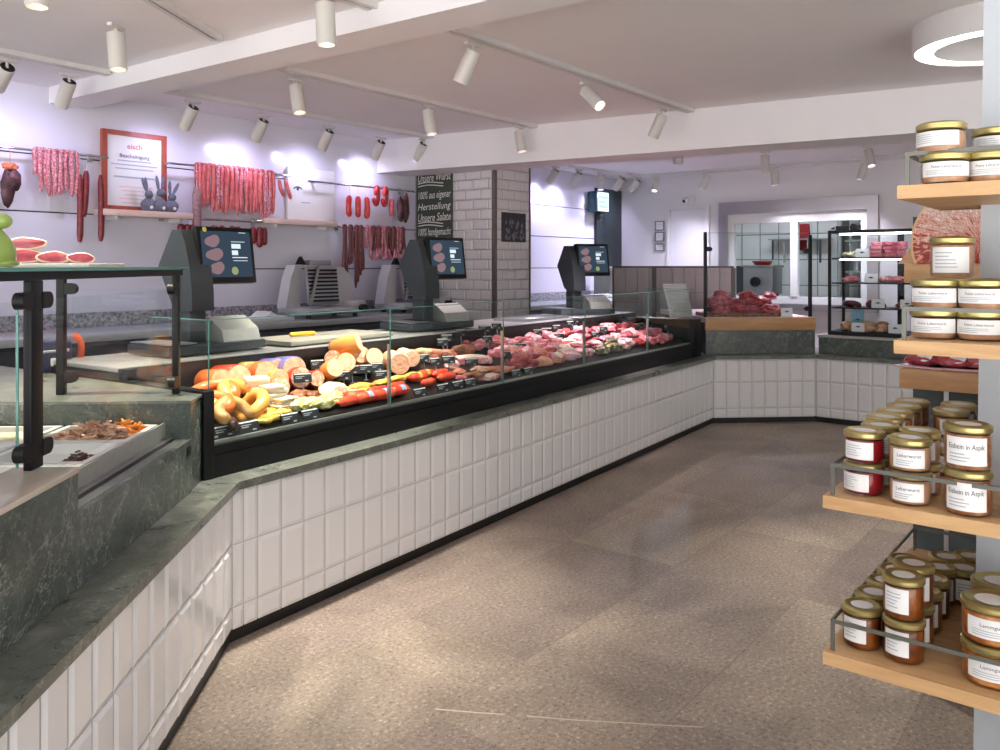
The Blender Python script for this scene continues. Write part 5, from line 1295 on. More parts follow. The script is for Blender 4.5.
r_ = ramp(nt, [(.34, rgb(142, 34, 22)), (.46, rgb(196, 78, 48)), (.51, rgb(240, 206, 186)), (.55, rgb(190, 82, 56)), (.62, rgb(246, 232, 220)), (.68, rgb(204, 116, 88)), (.76, rgb(248, 236, 226))]); nt.links.new(ad.outputs[0], r_.inputs[0])
nt.links.new(r_.outputs[0], bs.inputs['Base Color']); bs.inputs['Roughness'].default_value = .35
g = G(); poly = [((Rd-.007)*math.cos(-.35+(PI+.7)*i/n), .065+(Rd-.007)*math.sin(-.35+(PI+.7)*i/n)) for i in range(n+1)]
g.prism(poly, .0185, .022, UP); obj('meat_print', g, m, t)
ck = on_z(912, 255, zp1)
o = obj('oak_wedge', G().prism([(-.035, 0), (.06, 0), (.06, .09), (.03, .09)], -.006, .006, UP), M_OAKS, None, FB.M @ T(.03, -.2, zp1+.001, .0)); tag(o, 'small oak wedge board standing left of the round meat picture', 'board')
M_PACK = plain('clear_vacuum_pack', (196, 120, 132), .12, var=.35, scale=30, coat=.6)
for i, (u, off) in enumerate(((925, 0), (955, .0), (970, .02), (940, .12))):
    x = FB.hit(u, -.2+off)[0]
    t = thing('ham_pack', 'sealed pack of sliced dark red ham on the lower oak plank, %s from left' % nth(i), 'ham pack', FB.M @ T(x, -.2+off, zp2+.001+(.016 if i == 3 else 0), .2*i-.2), 'ham packs on the plank')
    obj('tray', G().box(-.075, .075, -.06, .06, 0, .006, bev=.002), plain('rose_film', (214, 176, 186), .2, var=.1), t)
    obj('slices', G().ell((0, 0, .024), (.064, .05, .022), .15, 4, i), M_HAMRED, t)
    obj('round_label', G().disc((.015, -.035, .042), .024, (0, -.8, .6)), M_PAPER, t, label='round white sticker')
# ================================================================== TILLS, SLICERS, BOARDS
M_TILL = plain('till_dark_metallic', (62, 70, 74), .3, metal=.35, var=.04)
M_SCR = emis('till_screen_glow', (52, 66, 80), .55); M_SCRM = emis('till_screen_meat', (138, 112, 118), .5); M_SCRW = emis('till_screen_white', (206, 220, 226), .6); M_SCRG = emis('till_screen_green', (150, 156, 110), .5)
TP = {}
def till_parts():
    P = []
    prof = [(-.02, .635), (-.06, .56), (-.095, .44), (-.112, .32), (-.115, .22), (-.01, .215), (.05, .25), (.165, .45), (.05, .635)]
    MX = Matrix(((0,0,1,0),(1,0,0,0),(0,1,0,0),(0,0,0,1)))
    g = G(); g.prism(prof, -.066, .066, MX); P.append(('column', g.mesh('column', 16), M_TILL, None, []))
    g = G(); g.box(-.05, .05, -.07, .04, .055, .2195, bev=.004); P.append(('neck', g.mesh('neck'), M_TILL, None, []))
    g = G(); g.box(-.24, .36, -.17, .17, .006, .054, bev=.008); P.append(('base', g.mesh('base'), M_TILL, None, []))
    g = G(); g.box(-.23, -.07, -.16, .16, .060, .066, bev=.002).box(-.17, -.13, -.02, .02, .0545, .0598); P.append(('weighing_plate', g.mesh('plate'), M_STEEL, None, []))
    g = G(); g.prism([(-.15, .0545), (.14, .0545), (.14, .17), (-.02, .18), (-.13, .115)], .10, .34, MX); P.append(('printer', g.mesh('printer'), M_STEEL_D, None, []))
    Ms = T(.175, -.065, .505, 0, -.14)
    g = G(); g.box(-.18, .18, -.018, .03, -.15, .15, bev=.006); 
    ch = []
    s_ = G(); s_.box(-.158, .158, -.0188, -.0182, -.118, .126); ch.append(('display', s_.mesh('display'), M_SCR))
    for cz_, rx_, ox_ in ((.073, 1.45, -.09), (.002, 1.7, -.082), (-.07, 1.5, -.075)):
        m_ = G(); m_.disc((0, 0, 0), .032, (0, -1, 0), 24)
        for v in m_.bm.verts: v.co = Vector((ox_+v.co.x*rx_+v.co.z*.3, -.0192, cz_+v.co.z*(1+.15*math.sin(v.co.x*90))))
        ch.append(('display_picture', m_.mesh('pic', 0), M_SCRM))
    for q in ((.03, .09, .035, .06), (.03, .07, .0, .025), (.03, .13, -.016, -.011), (.035, .13, -.032, -.029), (.03, .12, .07, .073), (.085, .13, .12, .123)):
        w_ = G(); w_.box(q[0], q[1], -.0192, -.0190, q[2], q[3]); ch.append(('display_text', w_.mesh('txt', 0), M_SCRW))
    v_ = G(); v_.disc((.04, -.0192, -.085), .022, (0, -1, 0), 16); ch.append(('display_garnish', v_.mesh('garn', 0), M_SCRG))
    P.append(('screen_housing', g.mesh('screen'), M_BLACK, Ms, ch))
    g = G(); g.box(.07, .12, -.02, .03, .45, .52); P.append(('screen_arm', g.mesh('arm'), M_TILL, None, []))
    return P
TILL = till_parts()
def build(parts, name, label, cat, M, group=None):
    t = thing(name, label, cat, M, group)
    for nm, me, mt, Mp, ch in parts:
        o = obj(nm, me, mt, t, Mp)
        for cn, cm, ct in ch: obj(cn, cm, ct, o)
    return t
for i, (u, lab) in enumerate([(184, 'first till scale with glowing screen beside the left glass screen, largest one'), (426, 'second till scale before the blackboard at the middle of the worktop'), (577, 'third till scale, smallest, before the white panels right of pillar')]):
    x = FM.hit(u, 1.02)[0]-[-.03, .05, .08][i]
    t = build(TILL, 'till_scale', lab, 'till', FM.M @ T(x, 1.02, 1.051, [.02, -.14, -.46][i]), 'till scales on the worktop')
    if i == 0: obj('round_sticker', G().disc((.175-.166, -.112, .637), .013, (0, -1, .2), 20), plain('yellow_sticker', (226, 222, 90), .5), t)
M_SLB = plain('slicer_grey_enamel', (196, 196, 198), .35, var=.03)
def slicer_parts():
    P = []
    g = G(); g.box(-.33, .33, -.2, .2, .035, .09, bev=.015); P.append(('base', g.mesh('base'), M_SLB, None, []))
    for sx in (-.26, .26):
        g = G(); g.cyl((sx, -.14, 0), (sx, -.14, .034), .022).cyl((sx, .14, 0), (sx, .14, .034), .022); P.append(('foot', g.mesh('foot'), M_BLACK, None, []))
    XZ = Matrix(((1,0,0,0),(0,0,1,0),(0,1,0,0),(0,0,0,1)))
    g = G(); g.prism([(-.37, .09), (-.22, .09), (-.2, .44), (-.27, .46), (-.32, .34)], .02, .15, XZ); P.append(('left_housing', g.mesh('lh'), M_SLB, None, []))
    g = G(); g.prism([(.06, .10), (.25, .10), (.30, .20), (.30, .34), (.2, .44), (.06, .44)], -.05, .17, XZ); g.mi = 0
    P.append(('motor_housing', g.mesh('mh', 25), M_SLB, None, []))
    g = G(); g.lathe([(0, 0), (.16, 0), (.165, .01), (.16, .02), (0, .02)], 36, Matrix.Translation((.02, .02, .28)) @ Matrix.Rotation(PI/2, 4, 'X')); P.append(('blade_guard', g.mesh('bg'), M_STEEL, None, []))
    cm = T(0, -.12, .12, 0, -.12)
    g = G(); g.box(-.25, .09, -.012, .012, 0, .33, bev=.004)
    rd = G()
    for k in range(9): rd.box(-.235, .075, -.024, -.0125, .02+.033*k, .036+.033*k)
    st = G(); st.prism([(-.26, 0), (-.235, 0), (-.12, .33), (-.145, .33)], -.045, -.026, XZ)
    P.append(('carriage_plate', g.mesh('cp'), M_STEEL, cm, [('ridges', rd.mesh('rd'), M_BLACK), ('push_lever', st.mesh('st'), M_STEEL)]))
    g = G(); g.prism([(-.28, .461), (-.19, .461), (-.235, .53)], -.02, .02, Matrix(((1,0,0,0),(0,0,1,0),(0,1,0,0),(0,0,0,1)))); P.append(('warning_triangle', g.mesh('wt'), M_BLACK, None, []))
    g = G(); g.box(-.18, .06, -.06, .05, .455, .50, bev=.01); P.append(('meat_holder', g.mesh('mhd'), M_STEEL, None, []))
    g = G(); g.cyl((.28, -.2005, .075), (.28, -.25, .075), .034, n=20); P.append(('dial_knob', g.mesh('kn'), M_BLACK, None, []))
    g = G(); g.box(.2, .335, -.2, -.05, .0905, .14, bev=.006); P.append(('control_box', g.mesh('cb'), M_SLB, None, []))
    g = G(); g.box(-.3, .17, -.28, -.201, .05, .062); P.append(('slice_tray', g.mesh('st'), M_STEEL, None, []))
    return P
SLI = slicer_parts()
for u, lab in ((322, 'grey meat slicer with black ridged carriage on the back counter by sausage wall'), (424, 'grey meat slicer half hidden behind the second till')):
    x, _ = FWALL.hit(u, -.36)
    if u > 400: x = -.40
    build(SLI, 'meat_slicer', lab, 'slicer', FWALL.M @ T(x, -.36, 1.051), 'slicers on the back counter')
def on_work(u, y): return FM.hit(u, y)[0]
x = on_work(322, .98)
t = thing('cutting_board', 'large grey cutting board on the worktop behind the sausages', 'cutting board', FM.M @ T(x, .97, 1.051))
obj('board', G().box(-.42, .42, -.19, .19, .006, .032, bev=.004), plain('grey_board_plastic', (140, 137, 126), .45), t)
for a in (-.38, .38):
    for b in (-.16, .16): obj('foot', G().box(a-.02, a+.02, b-.02, b+.02, 0, .0055), M_BLACK, t)
xk = on_work(303, .99)
t = thing('kitchen_knife', 'knife with bright yellow handle lying on the grey cutting board', 'knife', FM.M @ T(xk, .99, 1.085, -.12))
g = G(); g.tube([(-.09, 0, .014), (-.075, 0, .015), (.0, 0, .0155), (.07, 0, .015), (.085, 0, .013)], [.012, .016, .0145, .016, .012], 10, flat=.8); obj('handle', g, plain('yellow_plastic', (240, 178, 30), .4), t)
g = G(); g.prism([(.085, -.012), (.30, -.006), (.33, .008), (.085, .016)], .012, .0145); obj('blade', g, M_STEEL, t)
x = on_work(530, .98)
t = thing('steel_tray', 'flat steel tray on the worktop right of the tiled pillar', 'tray', FM.M @ T(x, .96, 1.051))
obj('tray', G().box(-.34, .34, -.16, .16, 0, .006).box(-.34, -.332, -.16, .16, .006, .022).box(.332, .34, -.16, .16, .006, .022).box(-.332, .332, -.16, -.152, .006, .022).box(-.332, .332, .152, .16, .006, .022), M_STEEL, t)
obj('paper_stack', G().box(-.2, -.08, -.12, -.04, .0065, .02), M_PAPER, t)
for i, u in enumerate((592, 603)):
    x, _ = FWALL.hit(u, -.4)
    t = thing('serving_tray', 'pale serving tray with wrapped goods on the right back counter, %s one' % ['left', 'right'][i], 'tray', FWALL.M @ T(x, -.4, 1.051), 'serving trays')
    obj('tray', G().box(-.16, .16, -.12, .12, 0, .02, bev=.006), M_WHITE_GL, t)
    for k in range(3): obj('parcel', G().ell((-.1+.1*k, 0, .05), (.05, .08, .03), .2, 3, k+i, 2), M_PAPER, t)
x, _ = FWALL.hit(253, -.42)
t = thing('paper_stack', 'stack of white wrapping paper on the back counter left of slicer', 'paper', FWALL.M @ T(x, -.4, 1.051))
obj('sheets', G().box(-.3, .3, -.16, .16, 0, .03, bev=.003).prism([(.05, 0), (.2, 0), (.12, .05)], -.1, .1, Matrix.Translation((0, 0, .0305)) @ UP), M_PAPER, t)
x, _ = FWALL.hit(606, -.3)
t = thing('ribbed_bin', 'grey green ribbed bin at the corner end of the right back counter', 'bin', FWALL.M @ T(x, -.3, 1.051))
obj('body', G().box(-.12, .12, -.12, .12, 0, .42, bev=.006), plain('grey_green_plastic', (112, 116, 104), .5), t)
for k in range(7): obj('rib', G().box(-.11+.034*k, -.10+.034*k, -.128, -.1205, .02, .40), plain('grey_green_plastic', (112, 116, 104), .5), t)
obj('lid', G().box(-.13, .13, -.13, .13, .4205, .44, bev=.004), M_STEEL_D, t)
# price list sheet hung over the end pane of the case
xs = FM.hit(678, .30)[0]
g = G(); n = 12; wS = .27; Lp = []
for k in range(n+1):
    f = k/n; z = .32*(1-f); y = .02-.06*math.sin(f*2.2)*f
    Lp.append((y, z))
for (y0, z0), (y1, z1) in zip(Lp, Lp[1:]):
    g.quad((-wS/2, y0, z0), (wS/2, y0, z0), (wS/2, y1, z1), (-wS/2, y1, z1))
t = thing('price_list', 'curved white price list sheet behind the right end of the display case', 'paper sheet', FM.M @ T(xs, .30, 1.01, -.55))
for v in g.bm.verts: v.co.x += .12*(.3-v.co.z)-.02
me = g.mesh('sheet', 80); s_ = obj('sheet', me, M_PAPER, t); so = s_.modifiers.new('thickness', 'SOLIDIFY'); so.thickness = .0012
g = G()
for k in range(9): g.box(-.085+.16*(.075+.0245*k)*0, .07, .0, .0012, .245-.024*k, .248-.024*k)
for v in g.bm.verts:
    f = 1-v.co.z/.30; v.co.y += .02-.06*math.sin(f*2.2)*f-.0035; v.co.x += .12*(.3-v.co.z)-.02
obj('fine_print', g, M_INKL, t)
# stand under the sheet (clear foot)
obj('stand', G().box(-.09+.03, .09+.03, -.03, .06, -.008, .0), M_GLASS, t)
# ================================================================== LEFT COUNTER GOODS
M_TRAYW = plain('white_tray_plastic', (228, 226, 222), .3)
cells = [(-1.06, -.775, .235, .57), (-.765, -.46, .235, .57), (-.45, -.16, .235, .57), (-1.06, -.775, .58, .94), (-.765, -.46, .58, .94), (-.45, -.16, .58, .94)]
def gn(x0, x1, y0, y1, z, d, lab):
    t = thing('salad_tray', lab, 'tray', FL.M @ T((x0+x1)/2, (y0+y1)/2, z-d)); a, b = (x1-x0)/2-.003, (y1-y0)/2-.003
    obj('tray_body', G().box(-a, a, -b, -b+.02, 0, d).box(-a, a, b-.02, b, 0, d).box(-a, -a+.02, -b+.02, b-.02, 0, d).box(a-.02, a, -b+.02, b-.02, 0, d).box(-a+.02, a-.02, -b+.02, b-.02, 0, d*.6), M_TRAYW, t)
    return t
ct = ['nearest white tray along the salad counter front', 'middle white tray along the salad counter front with a small dark heap', 'front white tray filled with meat strip salad', 'white empty tray at the rear nearest the black post', 'white tray at the rear middle with pale salad', 'white tray at the rear far end with creamy salad']
for c_, l_ in zip(cells, ct): gn(*c_, .905, .085, l_)
def strips(n, cx, cy, z, rx, ry, h, size, seed):
    rn = random.Random(seed); g = G()
    for k in range(n):
        a = rn.uniform(0, 2*PI); q = rn.random()**.5; x, y = cx+rx*q*math.cos(a), cy+ry*q*math.sin(a); zz = z+h*(1-q*q)*rn.random()+.004
        M = T(x, y, zz, rn.uniform(0, PI), rn.uniform(-.5, .5), rn.uniform(-.4, .4))
        l = size*rn.uniform(.6, 1.3); g.box(-l, l, -size*.22, size*.22, -size*.14, size*.14, M)
    return g
def stuff(name, g, m, lab, cat):
    o = obj(name, g, m, None, FL.M); tag(o, lab, cat, None, 'stuff'); return o
M_STRIP = mottled('tan_meat_strips', [(.3, (176, 118, 92)), (.5, (218, 168, 138)), (.7, (236, 202, 176))], 18, 3, .4, bmp=0)
stuff('meat_salad', strips(620, -.335, .40, .862, .125, .15, .085, .018, 1), M_STRIP, 'heap of tan meat strips in a white tray of the salad counter', 'salad')
stuff('carrot_salad', strips(260, -.215, .33, .87, .045, .09, .065, .016, 2), plain('orange_carrot', (232, 146, 52), .4, var=.25, scale=40), 'orange shredded salad beside the meat strips in the white tray', 'salad')
stuff('dark_salad', strips(60, -.60, .33, .865, .05, .05, .04, .014, 3), plain('dark_red_beet', (92, 48, 44), .4, var=.3, scale=40), 'small dark red heap in the middle white tray of the salad counter', 'salad')
M_CRS = mottled('creamy_salad', [(.3, (214, 196, 150)), (.5, (236, 224, 190)), (.7, (244, 236, 214))], 24, 4, .4, bmp=.004)
stuff('creamy_salad', G().ell((-.305, .76, .86), (.12, .15, .04), .3, 4, 3), M_CRS, 'creamy pale salad in the rear white tray at left picture edge', 'salad')
stuff('potato_salad', G().ell((-.61, .76, .86), (.13, .15, .04), .3, 4, 5), M_CRS, 'pale salad in the rear middle tray of the salad counter', 'salad')
t = thing('orange_tray', 'white tray with orange salad at the very left behind the big black post', 'tray', FL.M @ T(-1.5, .46, .9))
obj('tray_body', G().box(-.36, .36, -.165, .165, 0, .03).box(-.36, .36, -.165, -.15, .03, .09).box(-.36, .36, .15, .165, .03, .09).box(-.36, -.345, -.15, .15, .03, .09).box(.345, .36, -.15, .15, .03, .09), M_TRAYW, t)
obj('salad', G().ell((0, 0, .05), (.34, .145, .06), .2, 6, 2), plain('orange_salad', (228, 110, 48), .4, var=.25, scale=40), t)
obj('front_strip', G().box(-.36, .361, -.172, -.1655, .02, .075), plain('orange_plastic', (226, 96, 46), .4), t)
# green rabbit on the glass top
pr = at(-6, 266, 2.55); M_GRN = plain('apple_green_glaze', (156, 184, 92), .18, var=.04, scale=6, coat=.5)
t = thing('ceramic_rabbit', 'apple green glazed ceramic rabbit sitting on the glass top at left edge', 'rabbit figure', Matrix.Translation((pr.x, pr.y, 1.4965)) @ Matrix.Rotation(.2, 4, 'Z'))
obj('body', G().lathe([(0, 0), (.046, .0), (.060, .02), (.063, .045), (.054, .075), (.036, .10), (.022, .118), (0, .124)], 28), M_GRN, t)
obj('head', G().ell((.016, 0, .143), (.036, .027, .025)), M_GRN, t)
for s_ in (-1, 1): obj('ear', G().ell((0, 0, .05), (.013, .010, .055)), M_GRN, t, T(-.006, .014*s_, .152, 0, -.08*s_, -.1))
obj('paw', G().ell((.04, 0, .012), (.03, .045, .013)), M_GRN, t); obj('tail', G().ell((-.07, 0, .03), (.016, .016, .016)), M_GRN, t)
# ham platter
tp = FL.p(-.36, .53, 1.4965)
t = thing('ham_platter', 'white platter on the glass top carrying pink ham cuts', 'platter', FL.M @ T(-.36, .53, 1.4965)); obj('plate', G().box(-.15, .15, -.19, .19, 0, .012, bev=.004), M_TRAYW, t)
M_HAMF = mottled('pink_ham_face', [(.3, (140, 46, 66)), (.5, (178, 80, 96)), (.66, (206, 128, 138)), (.8, (232, 192, 194))], 9, 5, .35, .6, .001)
def me_halfham(a, b, c_, seed):
    def f():
        g = G(); n = 26; rings = []
        for k, (s_, y) in enumerate(((1, 0), (1.0, .02), (.9, c_*.6), (.55, c_), (.0, c_*1.05))):
            rings.append([g.bm.verts.new((a*s_*math.cos(2*PI*i/n)*(1+.09*math.sin(2*PI*i/n*2+seed)), y, b+b*s_*math.sin(2*PI*i/n)*(1+.08*math.cos(2*PI*i/n*3+seed)))) for i in range(n)])
        g.mi = 1
        for r0, r1 in zip(rings, rings[1:]):
            for i in range(n): g.face([r0[i], r0[(i+1) % n], r1[(i+1) % n], r1[i]])
        inner = [g.bm.verts.new(v.co*1) for v in rings[0]]
        for v in inner: v.co.x *= .88; v.co.z = b+(v.co.z-b)*.84; v.co.y = -.003
        for i in range(n): g.face([rings[0][i], rings[0][(i+1) % n], inner[(i+1) % n], inner[i]])
        g.mi = 0; g.face(inner); return g
    return cached(('hh', a, b, c_, seed), f, 40)
def yrot(P): return math.atan2(-P.y, -P.x)+PI/2
for i, (u, dY, a, b, z, lab) in enumerate([(27, 2.82, .062, .022, .06, 'uppermost pink ham cut with pale fat rim on the white platter'), (25, 2.80, .055, .026, .012, 'lower left pink ham cut beside the green rabbit'),
                                         (54, 2.84, .052, .022, .012, 'middle pink ham cut on the white platter'), (81, 2.88, .045, .020, .012, 'right pink ham cut at the end of the white platter')]):
    P = at(u, 266, dY); P.z = 1.4965+z+.0005
    o = obj('ham_cut', me_halfham(a, b, .08, i), [M_HAMF, M_FAT], None, Matrix.Translation(P) @ Matrix.Rotation(yrot(P)+.1, 4, 'Z') @ Matrix.Rotation(-.3, 4, 'X')); tag(o, lab, 'ham', 'ham cuts on the platter')
# blue dispenser with orange rim
P = on_z(52, 372, .99)
t = thing('tape_dispenser', 'dark blue dispenser with bright orange rim behind the left glass', 'dispenser', Matrix.Translation((P.x, P.y+.05, .9905)) @ Matrix.Rotation(.5, 4, 'Z'))
obj('body', G().box(-.09, .06, -.07, .07, 0, .15, bev=.02), plain('dark_blue_plastic', (28, 44, 78), .4), t)
obj('handle_bar', G().cyl((-.11, -.075, .095), (.05, -.075, .105), .008, n=10), M_STEEL, t)
g = G(); g.tube([(.06+.045*math.cos(a), 0, .10+.07*math.sin(a)) for a in [(-1.2+2.6*k/12) for k in range(13)]], .016, 10); obj('orange_rim', g, plain('bright_orange', (238, 92, 34), .35), t)
obj('clip', G().box(-.03, .0, -.085, -.0705, .03, .07, bev=.006), M_WHITE_GL, t)
P = on_z(18, 374, .99)
t = thing('steel_bowl', 'low steel bowl behind the left glass near picture edge', 'bowl', Matrix.Translation((P.x-.25, P.y+.0, .9905)))
obj('bowl', G().lathe([(0, .003), (.07, .003), (.12, .05), (.128, .055), (.124, .057), (.07, .008), (0, .007)], 28), M_STEEL, t)
# ================================================================== HAM PILE ON THE FAR COUNTER
x0 = FF.hit(705, .3)[0]; x1 = FF.hit(786, .3)[0]
t = thing('wicker_board', 'flat brown wicker board under the pile of hams', 'board', FF.M @ T((x0+x1)/2, .42, 1.001)); hb = (x1-x0)/2
g = G(); g.box(-hb, hb, -.17, .17, 0, .035, bev=.004)
obj('board', g, mottled('wicker_weave', [(.35, (74, 44, 30)), (.5, (124, 82, 58)), (.65, (168, 122, 92))], 45, 3, .6, bmp=.004, rnd=False), t)
rn = random.Random(5); k = 0
for layer, (cnt, zz) in enumerate(((7, 1.037), (6, 1.10), (3, 1.165))):
    for j in range(cnt):
        f = (j+.5)/cnt; x = x0+.07+(x1-x0-.14)*f*(1 if layer == 0 else .96)+rn.uniform(-.02, .02)
        if layer == 2: x = x0+.22+.26*j
        y = .30+.10*rn.random()+.05*layer; a = rn.uniform(.08, .10); mt = [M_HAMRED, M_HAMF, M_HAMRED, M_HAMF, M_BEEF][(j*2+layer) % 5]
        lr = ['bottom layer', 'upper layer', 'top'][layer]
        o = obj('ham_piece', own(me_lump(a, a*.8, .05, 300+k, .4), 'h%d' % k), [mt], None, FF.M @ T(x, y, zz-.006, rn.uniform(-1, 1))); tag(o, 'cured %s ham piece on the wicker board, %s, %s from the left' % ('pink' if mt == M_HAMF else 'dark red', lr, nth(j)), 'ham', 'hams on the wicker board'); k += 1
M_CARD = plain('white_card', (236, 238, 240), .5, var=.01); M_MARK = plain('dark_arch_ink', (60, 70, 74), .6)
def logo_card(M, w, h, label, group, cat='card', color=None):
    t = thing('product_card', label, cat, M, group)
    obj('card', sign_mesh(w, h).copy(), color or M_CARD, t); g = G(); arch(g, 0, h*.45, w*.22, -.0026, w*.07); obj('emblem', g, M_MARK, t)
    obj('foot', G().box(-w*.3, w*.3, .0022, .03, 0, .003), M_CARD, t)
    return t
xq = FF.hit(787, .24)[0]; logo_card(FF.M @ T(xq, .24, 1.001, .05, -.1), .12, .085, 'white card with arch emblem on the pale counter right of the hams', None)
# ================================================================== DISPLAY FRIDGE
fx0, fx1, fy0, fy1, fz0, fz1 = .06, 1.16, .165, .66, .833, 1.845
t = thing('display_fridge', 'black framed glass display fridge with lit shelves at the back right', 'display fridge', FR.M @ T((fx0+fx1)/2, (fy0+fy1)/2, fz0)); I = T(-(fx0+fx1)/2, -(fy0+fy1)/2, -fz0)
obj('base', G().box(fx0, fx1, fy0, fy1, fz0, fz0+.035), M_BLACK, t, I)
obj('roof', G().box(fx0, fx1, fy0, fy1, fz1-.03, fz1), M_BLACK, t, I)
for a in (fx0, fx1-.025):
    for b in (fy0, fy1-.025): obj('corner_post', G().box(a, a+.025, b, b+.025, fz0+.0355, fz1-.0305), M_BLACK, t, I)
obj('front_pane', G().box(fx0+.026, fx1-.026, fy0+.004, fy0+.009, fz0+.036, fz1-.031), M_GLASS_C, t, I)
obj('side_pane', G().box(fx0+.004, fx0+.009, fy0+.026, fy1-.026, fz0+.036, fz1-.031), M_GLASS_C, t, I)
obj('rear_pane', G().box(fx0+.026, fx1-.026, fy1-.012, fy1-.006, fz0+.036, fz1-.031), M_GLASS_C, t, I)
obj('rear_divider', G().box((fx0+fx1)/2-.03, (fx0+fx1)/2+.03, fy1-.03, fy1-.013, fz0+.036, fz1-.031), M_BLACK, t, I)
shz = [1.58, 1.34, 1.10]
for i, z in enumerate(shz):
    s_ = obj('shelf', G().box(fx0+.03, fx1-.03, fy0+.03, fy1-.04, z-.012, z), M_BLACK, t, I)
    if i < 1: obj('light_strip', G().box(fx0+.1, fx1-.1, fy0+.035, fy0+.05, z-.024, z-.0125), emis('fridge_light', (236, 244, 255), 5), s_)
obj('light_strip', G().box(fx0+.1, fx1-.1, fy0+.03, fy0+.06, fz1-.045, fz1-.031), emis('fridge_light_top', (236, 244, 255), 8), t, I)
def in_fridge(u, y): return FR.hit(u, y)[0]
M_SAUS2 = M_PORK; lv = [1.581, 1.341, 1.101, .8685]; ln_ = ['top', 'second', 'third', 'bottom']
goods = [(0, 851, 'pale cheese pack', M_CRS), (0, 876, 'stack of red white sausage packs', M_HAMF), (0, 888, 'second stack of red white sausage packs', M_HAMF), (0, 899, 'third stack of red white packs', M_HAMF), (1, 851, 'flat pink meat slices', M_PORK), (1, 887, 'flat pink sausages', M_PORKF), (1, 897, 'thick pink sausages', M_PORK), (1, 907, 'pink sausages at the end', M_PORK),
         (2, 852, 'greyish dried sausage ring', M_BROWNS), (2, 876, 'red ring sausage', M_HAMRED), (2, 904, 'small red meat', M_HAMRED), (3, 848, 'pale roll', M_BOLO), (3, 868, 'beige loaf', M_BOLO), (3, 882, 'small beige loaf', M_LIVER)]
for i, (r, u, ds, m) in enumerate(goods):
    x = in_fridge(u, .36); z = lv[r]
    if 'stack' in ds or 'packs' in ds: me = me_block(.055, .07, .15, i+60, 4)
    elif 'ring' in ds: me = me_ring(.07, .025, 5.2, i)
    else: me = me_lump(.075, .08, .035 if r < 3 else .05, i+400, .3)
    o = obj('packed_food', own(me, 'f%d' % i), [m, M_FAT], None, FR.M @ T(x, .36, z+.001, .3*i)); tag(o, '%s on the %s shelf of the display fridge' % (ds, ln_[r] if r < 3 else 'floor'), 'food')
for i, (r, u, c_) in enumerate([(0, 862, None), (1, 871, None), (2, 878, None), (2, 907, None), (3, 858, None), (3, 895, None), (3, 857.5, 'b')]):
    x = in_fridge(u, .24 if c_ is None else .5)
    logo_card(FR.M @ T(x, .24 if c_ is None else .5, lv[r]+(.0 if c_ is None else .001)+.001, .1, -.1), .115, .085 if c_ is None else .2, '%s card on the fridge %s, %s' % ('white' if c_ is None else 'pale blue', ['top shelf', 'second shelf', 'third shelf', 'floor'][r], ['before the cheese pack', 'before the flat pink slices', 'above the red ring sausage', 'right before the small red meat', 'before the pale roll', 'at right by the beige loaf', 'standing at the rear'][i]), 'cards in the fridge', color=None if c_ is None else plain('pale_blue_card', (150, 200, 222), .5))
# ================================================================== FAR WALL THINGS
t = thing('kitchen_window', 'white framed sliding window with steel surround looking into the kitchen', 'window', FFAR.M @ T((ox0+ox1)/2, 0, oz0)); I = T(-(ox0+ox1)/2, 0, -oz0)
obj('steel_surround', G().box(kx(720), ox0, -.05, -.002, oz0-.05, 2.35).box(ox1, kx(879), -.05, -.002, oz0-.05, 2.35).box(ox0, ox1, -.05, -.002, fz(795, 212), 2.35).box(kx(720), kx(879), -.07, -.002, oz0-.08, oz0), plain('steel_surround', (190, 186, 190), .3, metal=.85, var=.05, scale=3), t, I)
ft = fz(795, 212)-.005; xm_ = (kx(794))
obj('outer_frame', G().box(ox0+.001, ox0+.08, .0, .08, oz0+.001, ft).box(ox1-.08, ox1-.001, 0, .08, oz0+.001, ft).box(ox0+.08, ox1-.08, 0, .08, ft-.12, ft).box(ox0+.08, ox1-.08, 0, .08, oz0+.001, oz0+.09), M_WHITE_GL, t, I)
obj('mullion', G().box(xm_-.045, xm_+.045, -.01, .07, oz0+.09, ft-.12), M_WHITE_GL, t, I)
pn = obj('left_pane', G().box(ox0+.081, xm_-.046, .03, .036, oz0+.09, ft-.121), M_GLASS_C, t, I)
pn = obj('right_pane', G().box(xm_+.046, ox1-.081, .03, .036, oz0+.09, ft-.121), M_GLASS_C, t, I)
g = G(); xe = kx(845); g.box(xe-.12, xe+.04, .026, .0285, ft-.24, ft-.19).disc((xe+.09, .027, ft-.21), .045, (0, -1, 0)).prism([(xe-.19, ft-.225), (xe-.13, ft-.235), (xe-.13, ft-.195)], -.0285, -.026, UP)
obj('window_mark', g, M_BLACK, t, I)
# things in the kitchen
xk = FFAR.hit(765, .9)[0]
t = thing('kitchen_table', 'steel table inside the kitchen under the grinder', 'table', FFAR.M @ T(xk+.3, .95, 0))
obj('table_top', G().box(-.9, .9, -.35, .35, 1.04, 1.08), M_STEEL, t)
for a in (-.85, .85):
    for b in (-.3, .3): obj('leg', G().box(a-.02, a+.02, b-.02, b+.02, 0, 1.039), M_STEEL, t)
t = thing('meat_grinder', 'boxy steel meat grinder with dark round opening seen through the far window', 'grinder', FFAR.M @ T(xk, .8, 1.081))
obj('body', G().box(-.21, .21, -.18, .2, .03, .40, bev=.012), M_STEEL, t)
obj('hopper_tray', G().box(-.23, .23, -.2, .22, .401, .43, bev=.005), M_STEEL_D, t)
obj('outlet', G().lathe([(.035, 0), (.06, 0), (.07, .05), (.045, .055), (.035, .02), (0, .02)], 24, Matrix.Translation((-.02, -.181, .2)) @ Matrix.Rotation(PI/2, 4, 'X')), M_BLACK, t)
